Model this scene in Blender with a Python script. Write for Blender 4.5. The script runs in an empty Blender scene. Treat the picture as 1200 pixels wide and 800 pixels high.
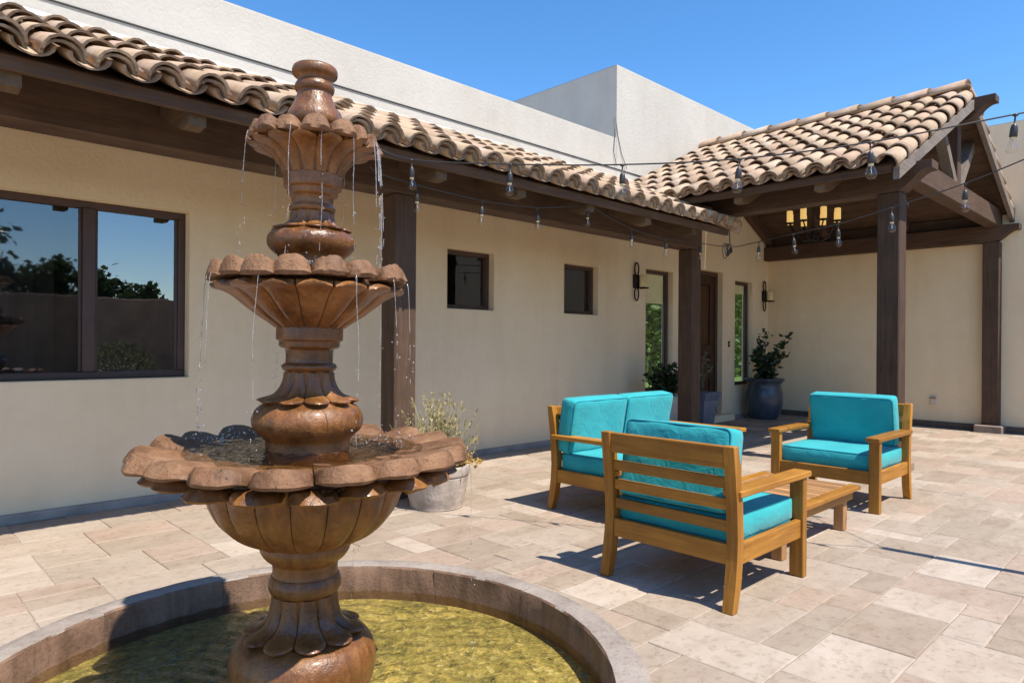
import bpy, bmesh, math, random
from mathutils import Vector, Matrix, noise as mnoise
random.seed(7)
R = math.radians
PI = math.pi
S = bpy.context.scene
C = S.collection

# ---------------------------------------------------------------- camera, sky, sun, exposure
# world axes: x runs along the long house wall (away from the camera), y into the house, z up
RIGHT = Vector((.718, -.696, 0)).normalized()
FWD = Vector((.696, .718, 0)).normalized()
UP = Vector((0, 0, 1))
ROLL = .007
cam_right = (RIGHT + UP * ROLL).normalized()
cam_up = (UP - RIGHT * ROLL).normalized()
cam_data = bpy.data.cameras.new('camera')
cam_data.lens = 24
cam_data.sensor_width = 36
cam_data.shift_y = 2 / 1200
cam_data.clip_start = .05
cam_data.clip_end = 3000
cam = bpy.data.objects.new('camera', cam_data)
C.objects.link(cam)
M3 = Matrix((cam_right, cam_up, -FWD)).transposed()
cam.matrix_world = Matrix.Translation((0, 0, 1.15)) @ M3.to_4x4()
S.camera = cam

SUN = Vector((.05, -.58, 1)).normalized()          # towards the sun
world = bpy.data.worlds.new('World')
S.world = world
world.use_nodes = True
wn = world.node_tree
bg = wn.nodes['Background']
sky = wn.nodes.new('ShaderNodeTexSky')
sky.sky_type = 'NISHITA'
sky.sun_disc = False
sky.sun_elevation = math.asin(SUN.z)
sky.sun_rotation = math.atan2(SUN.x, SUN.y)
sky.altitude = 600
sky.air_density = 1.0
sky.dust_density = .3
sky.ozone_density = 3.0
hs = wn.nodes.new('ShaderNodeHueSaturation')
hs.inputs['Saturation'].default_value = 1.25
wn.links.new(sky.outputs[0], hs.inputs['Color'])
wn.links.new(hs.outputs[0], bg.inputs[0])
bg.inputs[1].default_value = .105
sun_data = bpy.data.lights.new('sun', 'SUN')
sun_data.energy = 3.1
sun_data.angle = R(.53)
sun_data.color = (1, .93, .82)
sun = bpy.data.objects.new('sun', sun_data)
C.objects.link(sun)
sun.rotation_euler = SUN.to_track_quat('Z', 'Y').to_euler()
sun.location = (3, -6, 12)
S.view_settings.view_transform = 'Standard'
S.view_settings.look = 'None'
S.view_settings.gamma = 1
S.view_settings.use_curve_mapping = False
S.view_settings.exposure = 1.22
S.render.engine = 'CYCLES'
S.cycles.max_bounces = 10
S.cycles.diffuse_bounces = 5
S.cycles.transparent_max_bounces = 24


# ---------------------------------------------------------------- materials
def nt_new(name):
    m = bpy.data.materials.new(name)
    m.use_nodes = True
    return m, m.node_tree, m.node_tree.nodes['Principled BSDF']


def N(nt, t, **kw):
    n = nt.nodes.new(t)
    for k, v in kw.items():
        if k.startswith('i_'):
            n.inputs[k[2:].replace('_', ' ')].default_value = v
        else:
            setattr(n, k, v)
    return n


def ramp(nt, stops):
    n = nt.nodes.new('ShaderNodeValToRGB')
    e = n.color_ramp.elements
    while len(e) < len(stops):
        e.new(.5)
    for el, (p, c) in zip(e, stops):
        el.position = p
        el.color = (*c, 1)
    return n


def coords(nt, kind, scale=(1, 1, 1)):
    mp = nt.nodes.new('ShaderNodeMapping')
    mp.inputs['Scale'].default_value = scale
    if kind == 'world':
        g = nt.nodes.new('ShaderNodeNewGeometry')
        nt.links.new(g.outputs['Position'], mp.inputs[0])
    else:
        t = nt.nodes.new('ShaderNodeTexCoord')
        nt.links.new(t.outputs['Object'], mp.inputs[0])
    return mp


def bump(nt, b, height, strength, dist, normal=None):
    n = nt.nodes.new('ShaderNodeBump')
    n.inputs['Strength'].default_value = strength
    n.inputs['Distance'].default_value = dist
    nt.links.new(height, n.inputs['Height'])
    if normal is not None:
        nt.links.new(normal, n.inputs['Normal'])
    nt.links.new(n.outputs[0], b.inputs['Normal'])
    return n


def noise(nt, vec, scale, detail=5, rough=.6, dist=0):
    n = N(nt, 'ShaderNodeTexNoise')
    n.inputs['Scale'].default_value = scale
    n.inputs['Detail'].default_value = detail
    n.inputs['Roughness'].default_value = rough
    n.inputs['Distortion'].default_value = dist
    nt.links.new(vec.outputs[0], n.inputs['Vector'])
    return n


def mix(nt, fac, a, b, mode='MIX'):
    n = nt.nodes.new('ShaderNodeMix')
    n.data_type = 'RGBA'
    n.blend_type = mode
    for sock, v in ((n.inputs[0], fac), (n.inputs[6], a), (n.inputs[7], b)):
        if hasattr(v, 'is_linked'):
            nt.links.new(v, sock)
        elif isinstance(v, (int, float)):
            sock.default_value = v
        else:
            sock.default_value = (*v, 1)
    return n.outputs[2]


def simple(name, col, rough=.6, metal=0, var=.25, scale=8, bmp=.15, bscale=60, kind='object', spec=.5):
    m, nt, b = nt_new(name)
    v = coords(nt, kind)
    n = noise(nt, v, scale, 6)
    r = ramp(nt, [(.3, [c * (1 - var) for c in col]), (.7, [min(1, c * (1 + var)) for c in col])])
    nt.links.new(n.outputs[0], r.inputs[0])
    nt.links.new(r.outputs[0], b.inputs['Base Color'])
    b.inputs['Roughness'].default_value = rough
    b.inputs['Metallic'].default_value = metal
    b.inputs['Specular IOR Level'].default_value = spec
    if bmp:
        n2 = noise(nt, v, bscale, 4)
        bump(nt, b, n2.outputs[0], bmp, .01)
    return m


def stucco(name, a, c):
    m, nt, b = nt_new(name)
    v = coords(nt, 'world')
    big = noise(nt, v, .9, 4, .6)
    mid = noise(nt, v, 6, 5, .65)
    sp = noise(nt, v, 38, 3, .6)
    vs = coords(nt, 'world', (2.2, 2.2, .25))
    streak = noise(nt, vs, 2.0, 4, .6)
    r = ramp(nt, [(.3, a), (.7, c)])
    nt.links.new(big.outputs[0], r.inputs[0])
    r2 = ramp(nt, [(.35, (.88, .87, .86)), (.65, (1, 1, 1))])
    nt.links.new(mid.outputs[0], r2.inputs[0])
    r3 = ramp(nt, [(.32, (.86, .83, .80)), (.55, (1, 1, 1))])
    nt.links.new(streak.outputs[0], r3.inputs[0])
    o = mix(nt, .28, r.outputs[0], r2.outputs[0], 'MULTIPLY')
    o = mix(nt, .28, o, r3.outputs[0], 'MULTIPLY')
    nt.links.new(o, b.inputs['Base Color'])
    b.inputs['Roughness'].default_value = .92
    b.inputs['Specular IOR Level'].default_value = .2
    bv = nt.nodes.new('ShaderNodeBevel')
    bv.samples = 2
    bv.inputs[0].default_value = .022
    add = nt.nodes.new('ShaderNodeMath')
    add.operation = 'ADD'
    nt.links.new(mid.outputs[0], add.inputs[0])
    nt.links.new(sp.outputs[0], add.inputs[1])
    bump(nt, b, add.outputs[0], .30, .012, bv.outputs[0])
    return m


def wood(name, dark, light, axis, rough=.6, grain=1.0, patch=.0):
    m, nt, b = nt_new(name)
    sc = [26, 26, 26]
    sc[axis] = 1.6
    t = nt.nodes.new('ShaderNodeTexCoord')
    oi = nt.nodes.new('ShaderNodeObjectInfo')
    ad = nt.nodes.new('ShaderNodeVectorMath')
    ad.operation = 'ADD'
    sc2 = nt.nodes.new('ShaderNodeVectorMath')
    sc2.operation = 'SCALE'
    sc2.inputs[0].default_value = (7, 11, 5)
    nt.links.new(oi.outputs['Random'], sc2.inputs['Scale'])
    nt.links.new(t.outputs['Object'], ad.inputs[0])
    nt.links.new(sc2.outputs[0], ad.inputs[1])
    mp = nt.nodes.new('ShaderNodeMapping')
    mp.inputs['Scale'].default_value = sc
    nt.links.new(ad.outputs[0], mp.inputs[0])
    n = noise(nt, mp, 1.6, 6, .62, .6)
    big = noise(nt, ad, 5, 3)
    r = ramp(nt, [(.25, dark), (.5, [(a + c) / 2 for a, c in zip(dark, light)]), (.75, light)])
    nt.links.new(n.outputs[0], r.inputs[0])
    r2 = ramp(nt, [(.35, (.72, .70, .68)), (.65, (1.0, 1.0, 1.0))])
    nt.links.new(big.outputs[0], r2.inputs[0])
    o = mix(nt, .7, r.outputs[0], r2.outputs[0], 'MULTIPLY')
    hsv = nt.nodes.new('ShaderNodeHueSaturation')
    mr = nt.nodes.new('ShaderNodeMapRange')
    mr.inputs[3].default_value = .74
    mr.inputs[4].default_value = 1.18
    nt.links.new(oi.outputs['Random'], mr.inputs[0])
    nt.links.new(mr.outputs[0], hsv.inputs['Value'])
    nt.links.new(o, hsv.inputs['Color'])
    nt.links.new(hsv.outputs[0], b.inputs['Base Color'])
    b.inputs['Roughness'].default_value = rough
    b.inputs['Specular IOR Level'].default_value = .35
    bump(nt, b, n.outputs[0], .35 * grain, .006)
    return m


MAT = {}
MAT['stucco'] = stucco('stucco', (.83, .655, .42), (.885, .725, .49))  # shaded walls: warm bounce light is put into this tan colour
MAT['stucco_sunlit'] = stucco('stucco_sunlit', (.48, .445, .39), (.545, .51, .455))  # same stucco above the eaves, its sunlit tone put into the colour
for i, ax in enumerate('xyz'):
    MAT['beam_' + ax] = wood('beam_wood_' + ax, (.062, .034, .020), (.125, .075, .047), i, .75)
    MAT['acacia_' + ax] = wood('acacia_wood_' + ax, (.28, .105, .011), (.52, .24, .036), i, .5)
    MAT['table_' + ax] = wood('table_wood_' + ax, (.32, .15, .055), (.50, .28, .12), i, .6)
    MAT['weathered_' + ax] = wood('weathered_wood_' + ax, (.15, .122, .10), (.25, .21, .178), i, .85)  # paler wood than the beams, for barge rafters and struts
    MAT['tail_' + ax] = wood('tail_wood_' + ax, (.11, .068, .036), (.20, .13, .075), i, .8)
    MAT['door_' + ax] = wood('door_wood_' + ax, (.035, .014, .006), (.105, .042, .015), i, .45)
MAT['frame'] = simple('window_frame_paint', (.070, .037, .026), .45, var=.15, bmp=.03)
MAT['iron'] = simple('wrought_iron', (.02, .016, .014), .55, .5, bmp=.1)
MAT['plinth_grey'] = simple('plinth_grey', (.33, .28, .235), .85, kind='world', scale=5, bmp=.3)
MAT['plinth_brown'] = simple('plinth_brown', (.12, .085, .06), .85, kind='world', scale=5, bmp=.3)
MAT['plinth_stone'] = simple('plinth_stone', (.25, .19, .15), .85, scale=9, bmp=.4)
MAT['rubber'] = simple('cable_rubber', (.035, .032, .03), .42, bmp=0)
MAT['candle'] = simple('candle_wax', (.78, .62, .36), .5, var=.06, bmp=.05)
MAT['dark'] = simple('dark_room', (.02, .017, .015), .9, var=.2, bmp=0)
MAT['curtain'] = simple('sheer_curtain', (.20, .19, .19), .9, var=.1, bmp=.0)
MAT['blind_beige'] = simple('blind_beige', (.80, .73, .42), .7, var=.06, bmp=0)
MAT['green_panel'] = simple('green_panel', (.15, .32, .025), .6, var=.3, scale=2, bmp=0)
MAT['cement'] = simple('cement_pot', (.40, .33, .27), .9, var=.35, scale=7, bmp=.5, bscale=30)
MAT['soil'] = simple('soil', (.06, .04, .025), .95, bmp=.6, bscale=40)
MAT['dirt'] = simple('dirt_ground', (.38, .30, .22), .95, scale=.6, var=.3, bmp=.4, bscale=20, kind='world')
MAT['mortar'] = simple('mortar_bed', (.36, .29, .23), .95, kind='world', scale=4, bmp=.4)
MAT['brown_wall'] = simple('courtyard_stucco', (.30, .21, .14), .95, kind='world', scale=2, bmp=.4)
MAT['lawn_turf'] = simple('lawn_turf', (.075, .14, .02), .9, kind='world', scale=3, var=.35, bmp=.6, bscale=60)
MAT['metal_grey'] = simple('grey_metal', (.10, .10, .10), .5, .3, bmp=0)
MAT['white_plastic'] = simple('outlet_plastic', (.6, .53, .43), .5, var=.05, bmp=0)
MAT['flashing'] = simple('roof_flashing', (.60, .55, .49), .8, kind='world', scale=7, var=.3, bmp=.5, bscale=25)


def leaf_mat(name, a, c, rough=.5):
    m, nt, b = nt_new(name)
    g = nt.nodes.new('ShaderNodeNewGeometry')
    r = ramp(nt, [(.0, a), (1, c)])
    nt.links.new(g.outputs['Random Per Island'], r.inputs[0])
    nt.links.new(r.outputs[0], b.inputs['Base Color'])
    b.inputs['Roughness'].default_value = rough
    tr = nt.nodes.new('ShaderNodeBsdfTranslucent')
    nt.links.new(r.outputs[0], tr.inputs[0])
    ms = nt.nodes.new('ShaderNodeMixShader')
    ms.inputs[0].default_value = .3
    out = nt.nodes['Material Output']
    nt.links.new(b.outputs[0], ms.inputs[1])
    nt.links.new(tr.outputs[0], ms.inputs[2])
    nt.links.new(ms.outputs[0], out.inputs[0])
    return m


MAT['leaf_dark'] = leaf_mat('dark_leaf', (.012, .028, .009), (.04, .075, .025), .35)
MAT['leaf_tree'] = leaf_mat('tree_leaf', (.03, .055, .015), (.08, .12, .04), .6)
MAT['leaf_hedge'] = leaf_mat('hedge_leaf', (.050, .105, .011), (.062, .122, .014), .6)
MAT['leaf_dry'] = leaf_mat('dry_leaf', (.24, .21, .08), (.60, .49, .26), .7)
MAT['leaf_bush'] = leaf_mat('bush_leaf', (.10, .11, .06), (.22, .22, .13), .7)
MAT['leaf_yellow'] = leaf_mat('yellow_leaf', (.45, .28, .06), (.7, .5, .18), .7)
MAT['bark'] = simple('bark', (.13, .095, .065), .9, scale=12, bmp=.6, bscale=30)
MAT['stem'] = simple('dry_stem', (.30, .27, .13), .8, bmp=0)


def paver_mat():
    m, nt, b = nt_new('travertine')
    oi = nt.nodes.new('ShaderNodeObjectInfo')
    g = nt.nodes.new('ShaderNodeNewGeometry')
    ad = N(nt, 'ShaderNodeMath', operation='ADD')
    nt.links.new(oi.outputs['Random'], ad.inputs[0])
    nt.links.new(g.outputs['Random Per Island'], ad.inputs[1])
    fr = N(nt, 'ShaderNodeMath', operation='FRACT')
    nt.links.new(ad.outputs[0], fr.inputs[0])
    r = ramp(nt, [(0, (.345, .275, .212)), (.18, (.405, .338, .273)), (.36, (.32, .26, .20)), (.52, (.40, .305, .238)),
                  (.68, (.46, .388, .318)), (.84, (.36, .295, .23)), (1, (.385, .292, .23))])
    nt.links.new(fr.outputs[0], r.inputs[0])
    # each slab gets its own piece of stone: shift by the random value
    sv = N(nt, 'ShaderNodeVectorMath', operation='SCALE')
    sv.inputs[0].default_value = (31, 17, 9)
    nt.links.new(fr.outputs[0], sv.inputs['Scale'])
    av = N(nt, 'ShaderNodeVectorMath', operation='ADD')
    nt.links.new(g.outputs['Position'], av.inputs[0])
    nt.links.new(sv.outputs[0], av.inputs[1])
    mp = nt.nodes.new('ShaderNodeMapping')
    mp.inputs['Scale'].default_value = (1, 2.0, 1)
    nt.links.new(av.outputs[0], mp.inputs[0])
    n1 = noise(nt, mp, 4.5, 7, .68, .5)
    n2 = noise(nt, av, 28, 5, .7)
    rr = ramp(nt, [(.28, (.74, .70, .66)), (.5, (.97, .96, .95)), (.74, (1.10, 1.10, 1.09))])
    nt.links.new(n1.outputs[0], rr.inputs[0])
    o = mix(nt, .75, r.outputs[0], rr.outputs[0], 'MULTIPLY')
    r3 = ramp(nt, [(.33, (.62, .55, .48)), (.47, (1, 1, 1))])
    nt.links.new(n2.outputs[0], r3.inputs[0])
    o = mix(nt, .55, o, r3.outputs[0], 'MULTIPLY')
    # dirt that spans slabs
    wv = coords(nt, 'world')
    n4 = noise(nt, wv, .8, 5, .6)
    r4 = ramp(nt, [(.35, (.86, .83, .80)), (.62, (1, 1, 1))])
    nt.links.new(n4.outputs[0], r4.inputs[0])
    o = mix(nt, .8, o, r4.outputs[0], 'MULTIPLY')
    nt.links.new(o, b.inputs['Base Color'])
    b.inputs['Roughness'].default_value = .72
    b.inputs['Specular IOR Level'].default_value = .3
    hm = N(nt, 'ShaderNodeMath', operation='ADD')
    nt.links.new(n1.outputs[0], hm.inputs[0])
    nt.links.new(r3.outputs[0], hm.inputs[1])
    bump(nt, b, hm.outputs[0], .25, .006)
    return m


MAT['paver'] = paver_mat()


def tile_mat():
    m, nt, b = nt_new('clay_roof_tile')
    oi = nt.nodes.new('ShaderNodeObjectInfo')
    g = nt.nodes.new('ShaderNodeNewGeometry')
    ad = N(nt, 'ShaderNodeMath', operation='ADD')
    nt.links.new(oi.outputs['Random'], ad.inputs[0])
    nt.links.new(g.outputs['Random Per Island'], ad.inputs[1])
    fr = N(nt, 'ShaderNodeMath', operation='FRACT')
    nt.links.new(ad.outputs[0], fr.inputs[0])
    r = ramp(nt, [(0, (.42, .295, .188)), (.22, (.50, .370, .245)), (.42, (.45, .305, .21)), (.60, (.52, .395, .275)),
                  (.80, (.385, .27, .178)), (1, (.49, .345, .25))])
    nt.links.new(fr.outputs[0], r.inputs[0])
    wv = coords(nt, 'world')
    n1 = noise(nt, wv, 9, 6, .65)
    n2 = noise(nt, wv, 45, 4, .6)
    rr = ramp(nt, [(.3, (.72, .68, .64)), (.55, (1, 1, 1))])
    nt.links.new(n1.outputs[0], rr.inputs[0])
    o = mix(nt, .7, r.outputs[0], rr.outputs[0], 'MULTIPLY')
    # pale lime bloom
    n3 = noise(nt, wv, 3.1, 5, .7)
    r3 = ramp(nt, [(.55, (0, 0, 0)), (.72, (1, 1, 1))])
    nt.links.new(n3.outputs[0], r3.inputs[0])
    mm = N(nt, 'ShaderNodeMath', operation='MULTIPLY')
    mm.inputs[1].default_value = .55
    nt.links.new(r3.outputs[0], mm.inputs[0])
    o = mix(nt, mm.outputs[0], o, (.62, .55, .48))
    # shadow crescent and dark tile end painted on the exposed lip of every tile
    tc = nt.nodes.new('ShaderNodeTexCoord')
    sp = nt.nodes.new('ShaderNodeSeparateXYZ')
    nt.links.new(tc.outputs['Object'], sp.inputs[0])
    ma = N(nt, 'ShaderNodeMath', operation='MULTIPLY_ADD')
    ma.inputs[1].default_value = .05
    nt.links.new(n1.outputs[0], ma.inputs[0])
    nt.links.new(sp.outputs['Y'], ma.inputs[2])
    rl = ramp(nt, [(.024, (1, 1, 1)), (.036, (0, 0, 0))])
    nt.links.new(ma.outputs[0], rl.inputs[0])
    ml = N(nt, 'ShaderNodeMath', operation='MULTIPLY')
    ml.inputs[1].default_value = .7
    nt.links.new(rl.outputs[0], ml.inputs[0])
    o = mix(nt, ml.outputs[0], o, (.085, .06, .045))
    nt.links.new(o, b.inputs['Base Color'])
    b.inputs['Roughness'].default_value = .85
    b.inputs['Specular IOR Level'].default_value = .2
    bump(nt, b, n2.outputs[0], .3, .006)
    return m


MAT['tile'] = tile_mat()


def stone_mat(name, cols, rough_lo, rough_hi, bs=.35, pit=True, spec=.5, coat=0., streaks=0., lime=0.):
    m, nt, b = nt_new(name)
    wv = coords(nt, 'world')
    n1 = noise(nt, wv, 5.5, 7, .68, .3)
    n2 = noise(nt, wv, 70, 4, .65)
    r = ramp(nt, [(.25, cols[0]), (.5, cols[1]), (.78, cols[2])])
    nt.links.new(n1.outputs[0], r.inputs[0])
    rr = ramp(nt, [(.32, (.62, .58, .55)), (.5, (1, 1, 1))])
    nt.links.new(n2.outputs[0], rr.inputs[0])
    o = mix(nt, .6, r.outputs[0], rr.outputs[0], 'MULTIPLY')
    if streaks:
        vs_ = coords(nt, 'world', (11, 11, 1.3))
        n5 = noise(nt, vs_, 1.6, 5, .65)
        r5 = ramp(nt, [(.36, (.34, .30, .26)), (.56, (1, 1, 1))])
        nt.links.new(n5.outputs[0], r5.inputs[0])
        o = mix(nt, streaks, o, r5.outputs[0], 'MULTIPLY')
        n6 = noise(nt, wv, 13, 6, .75)
        r6 = ramp(nt, [(.60, (0, 0, 0)), (.74, (1, 1, 1))])
        nt.links.new(n6.outputs[0], r6.inputs[0])
        m6 = N(nt, 'ShaderNodeMath', operation='MULTIPLY')
        m6.inputs[1].default_value = lime
        nt.links.new(r6.outputs[0], m6.inputs[0])
        o = mix(nt, m6.outputs[0], o, (.42, .35, .28))
    nt.links.new(o, b.inputs['Base Color'])
    mr = nt.nodes.new('ShaderNodeMapRange')
    mr.inputs[1].default_value = .35
    mr.inputs[2].default_value = .65
    mr.inputs[3].default_value = rough_lo
    mr.inputs[4].default_value = rough_hi
    nt.links.new(n1.outputs[0], mr.inputs[0])
    nt.links.new(mr.outputs[0], b.inputs['Roughness'])
    b.inputs['Specular IOR Level'].default_value = spec
    b.inputs['Coat Weight'].default_value = coat
    b.inputs['Coat Roughness'].default_value = .12
    vo = N(nt, 'ShaderNodeTexVoronoi')
    vo.inputs['Scale'].default_value = 55
    nt.links.new(wv.outputs[0], vo.inputs['Vector'])
    pr = ramp(nt, [(.06, (0, 0, 0)), (.16, (1, 1, 1))])
    nt.links.new(vo.outputs[0], pr.inputs[0])
    h = N(nt, 'ShaderNodeMath', operation='ADD')
    nt.links.new(n2.outputs[0], h.inputs[0])
    if pit:
        mu = N(nt, 'ShaderNodeMath', operation='MULTIPLY')
        mu.inputs[1].default_value = .5
        nt.links.new(pr.outputs[0], mu.inputs[0])
        nt.links.new(mu.outputs[0], h.inputs[1])
    h2 = N(nt, 'ShaderNodeMath', operation='ADD')
    nt.links.new(h.outputs[0], h2.inputs[0])
    nt.links.new(n1.outputs[0], h2.inputs[1])
    bump(nt, b, h2.outputs[0], bs, .006)
    return m


MAT['cantera'] = stone_mat('wet_cantera_stone', ((.075, .026, .006), (.225, .090, .023), (.39, .175, .050)), .22, .58, .55, True, .5, .18, .6, .16)
MAT['cantera_dry'] = stone_mat('cantera_petal_stone', ((.085, .040, .017), (.21, .102, .046), (.35, .20, .11)), .5, .85, .9, True, .4, 0, .4, .4)
MAT['cantera_dark'] = stone_mat('wet_groove_stone', ((.05, .026, .013), (.10, .05, .025), (.16, .085, .04)), .2, .5, .4)
MAT['ring_wet'] = stone_mat('wet_basin_stone', ((.11, .06, .035), (.20, .115, .07), (.28, .17, .11)), .45, .75, .6, True, .5, 0, .5, .3)
MAT['ring_stone'] = stone_mat('basin_rim_stone', ((.20, .162, .135), (.30, .25, .212), (.38, .325, .28)), .7, .9, .6)


def pool_floor():
    m, nt, b = nt_new('pool_pebble_sparkle_floor')
    wv = coords(nt, 'world')
    nd = noise(nt, wv, 22, 4)
    av = N(nt, 'ShaderNodeVectorMath', operation='MULTIPLY_ADD')
    av.inputs[1].default_value = (.05, .05, .05)
    nt.links.new(nd.outputs[1], av.inputs[0])
    nt.links.new(wv.outputs[0], av.inputs[2])
    vo = N(nt, 'ShaderNodeTexVoronoi')
    vo.inputs['Scale'].default_value = 60
    nt.links.new(av.outputs[0], vo.inputs['Vector'])
    r = ramp(nt, [(0, (.07, .065, .02)), (.25, (.20, .17, .05)), (.5, (.36, .30, .10)), (.75, (.52, .38, .12)), (1, (.85, .76, .45))])  # palest cells paint in ripple sparkle among the pebble colours
    nt.links.new(vo.outputs['Color'], r.inputs[0])
    n2 = noise(nt, wv, 5, 6, .7, .8)
    r2 = ramp(nt, [(.34, (.40, .45, .30)), (.56, (1.0, 1.0, .95))])
    nt.links.new(n2.outputs[0], r2.inputs[0])
    n7 = noise(nt, wv, 24, 6, .7)
    r7 = ramp(nt, [(.3, (.13, .115, .03)), (.5, (.36, .29, .085)), (.72, (.60, .47, .18))])
    nt.links.new(n7.outputs[0], r7.inputs[0])
    o = mix(nt, .42, r.outputs[0], r7.outputs[0])
    o = mix(nt, .9, o, r2.outputs[0], 'MULTIPLY')
    nt.links.new(o, b.inputs['Base Color'])
    b.inputs['Roughness'].default_value = .8
    bump(nt, b, vo.outputs['Distance'], .6, .01)
    return m


MAT['pool_floor'] = pool_floor()


def water_mat(name, tint, spec_boost=1.0, ripple=18, strength=.35):
    m, nt, b = nt_new(name)
    nt.nodes.remove(b)
    out = nt.nodes['Material Output']
    tr = nt.nodes.new('ShaderNodeBsdfTransparent')
    tr.inputs[0].default_value = (*tint, 1)
    gl = nt.nodes.new('ShaderNodeBsdfGlossy')
    gl.inputs['Roughness'].default_value = .04
    fr = nt.nodes.new('ShaderNodeFresnel')
    fr.inputs[0].default_value = 1.33
    wv = coords(nt, 'world')
    n1 = noise(nt, wv, ripple, 4, .6, 1.2)
    bm_ = nt.nodes.new('ShaderNodeBump')
    bm_.inputs['Strength'].default_value = strength
    bm_.inputs['Distance'].default_value = .02
    nt.links.new(n1.outputs[0], bm_.inputs['Height'])
    nt.links.new(bm_.outputs[0], gl.inputs['Normal'])
    nt.links.new(bm_.outputs[0], fr.inputs['Normal'])
    mu = N(nt, 'ShaderNodeMath', operation='MULTIPLY')
    mu.use_clamp = True
    mu.inputs[1].default_value = spec_boost
    nt.links.new(fr.outputs[0], mu.inputs[0])
    ms = nt.nodes.new('ShaderNodeMixShader')
    nt.links.new(mu.outputs[0], ms.inputs[0])
    nt.links.new(tr.outputs[0], ms.inputs[1])
    nt.links.new(gl.outputs[0], ms.inputs[2])
    nt.links.new(ms.outputs[0], out.inputs[0])
    return m


MAT['water'] = water_mat('pool_water', (.92, .90, .78), 1.7, 17, .5)
MAT['bowl_water'] = water_mat('bowl_water', (.86, .80, .62), 1.3, 28, .5)


def glass_mat(name, tint, refl, rough=.0, wob=.0):
    m, nt, b = nt_new(name)
    nt.nodes.remove(b)
    out = nt.nodes['Material Output']
    tr = nt.nodes.new('ShaderNodeBsdfTransparent')
    tr.inputs[0].default_value = (*tint, 1)
    gl = nt.nodes.new('ShaderNodeBsdfGlossy')
    gl.inputs['Roughness'].default_value = rough
    fr = nt.nodes.new('ShaderNodeFresnel')
    fr.inputs[0].default_value = 1.5
    ad = N(nt, 'ShaderNodeMath', operation='ADD')
    ad.use_clamp = True
    ad.inputs[1].default_value = refl
    nt.links.new(fr.outputs[0], ad.inputs[0])
    if wob:
        wv = coords(nt, 'world')
        n1 = noise(nt, wv, 2.5, 2)
        bm_ = nt.nodes.new('ShaderNodeBump')
        bm_.inputs['Strength'].default_value = wob
        bm_.inputs['Distance'].default_value = .01
        nt.links.new(n1.outputs[0], bm_.inputs['Height'])
        nt.links.new(bm_.outputs[0], gl.inputs['Normal'])
    ge = nt.nodes.new('ShaderNodeNewGeometry')
    iv = N(nt, 'ShaderNodeMath', operation='SUBTRACT')
    iv.inputs[0].default_value = 1
    nt.links.new(ge.outputs['Backfacing'], iv.inputs[1])
    fm = N(nt, 'ShaderNodeMath', operation='MULTIPLY')
    nt.links.new(ad.outputs[0], fm.inputs[0])
    nt.links.new(iv.outputs[0], fm.inputs[1])
    ms = nt.nodes.new('ShaderNodeMixShader')
    nt.links.new(fm.outputs[0], ms.inputs[0])
    nt.links.new(tr.outputs[0], ms.inputs[1])
    nt.links.new(gl.outputs[0], ms.inputs[2])
    nt.links.new(ms.outputs[0], out.inputs[0])
    return m


MAT['pane'] = glass_mat('window_glass', (.75, .78, .76), .25, 0, .05)
MAT['pane_small'] = glass_mat('small_window_glass', (.7, .72, .7), .04, 0, .05)
MAT['pane_clear'] = glass_mat('clear_glass', (.98, .99, .98), .0, 0, .03)
MAT['screen_pane'] = glass_mat('screened_glass', (.5, .5, .5), .13, .02, .05)
MAT['bulb'] = glass_mat('bulb_glass', (.96, .95, .93), .05, .02)


def stream_mat():
    m, nt, b = nt_new('falling_water')
    b.inputs['Base Color'].default_value = (.95, .95, .95, 1)
    b.inputs['Roughness'].default_value = .08
    b.inputs['IOR'].default_value = 1.33
    b.inputs['Transmission Weight'].default_value = .86
    return m


MAT['stream'] = stream_mat()


def fabric():
    m, nt, b = nt_new('teal_canvas')
    v = coords(nt, 'object')
    n1 = noise(nt, v, 4, 5, .6)
    r = ramp(nt, [(.25, (.014, .30, .325)), (.75, (.034, .40, .42))])
    nt.links.new(n1.outputs[0], r.inputs[0])
    nt.links.new(r.outputs[0], b.inputs['Base Color'])
    b.inputs['Roughness'].default_value = .85
    b.inputs['Sheen Weight'].default_value = .15
    b.inputs['Specular IOR Level'].default_value = .25
    n2 = noise(nt, v, 500, 2)
    n3 = noise(nt, v, 11, 4, .55, .8)
    ad = N(nt, 'ShaderNodeMath', operation='MULTIPLY_ADD')
    ad.inputs[1].default_value = .05
    nt.links.new(n2.outputs[0], ad.inputs[0])
    nt.links.new(n3.outputs[0], ad.inputs[2])
    bump(nt, b, ad.outputs[0], .55, .016)
    return m


MAT['teal'] = fabric()
MAT['teal_piping'] = simple('teal_piping', (.008, .19, .235), .8, var=.1, bmp=0)


def glaze(name, a, c):
    m, nt, b = nt_new(name)
    v = coords(nt, 'object', (1, 1, .35))
    n1 = noise(nt, v, 9, 5, .65)
    r = ramp(nt, [(.3, a), (.7, c)])
    nt.links.new(n1.outputs[0], r.inputs[0])
    nt.links.new(r.outputs[0], b.inputs['Base Color'])
    b.inputs['Roughness'].default_value = .28
    n2 = noise(nt, v, 30, 3)
    bump(nt, b, n2.outputs[0], .2, .008)
    return m


MAT['glaze_blue'] = glaze('blue_glaze', (.035, .045, .060), (.085, .105, .130))
MAT['glaze_slate'] = glaze('slate_glaze', (.085, .105, .145), (.16, .19, .245))
MAT['glaze_cream'] = glaze('cream_glaze', (.42, .37, .31), (.56, .50, .43))


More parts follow.
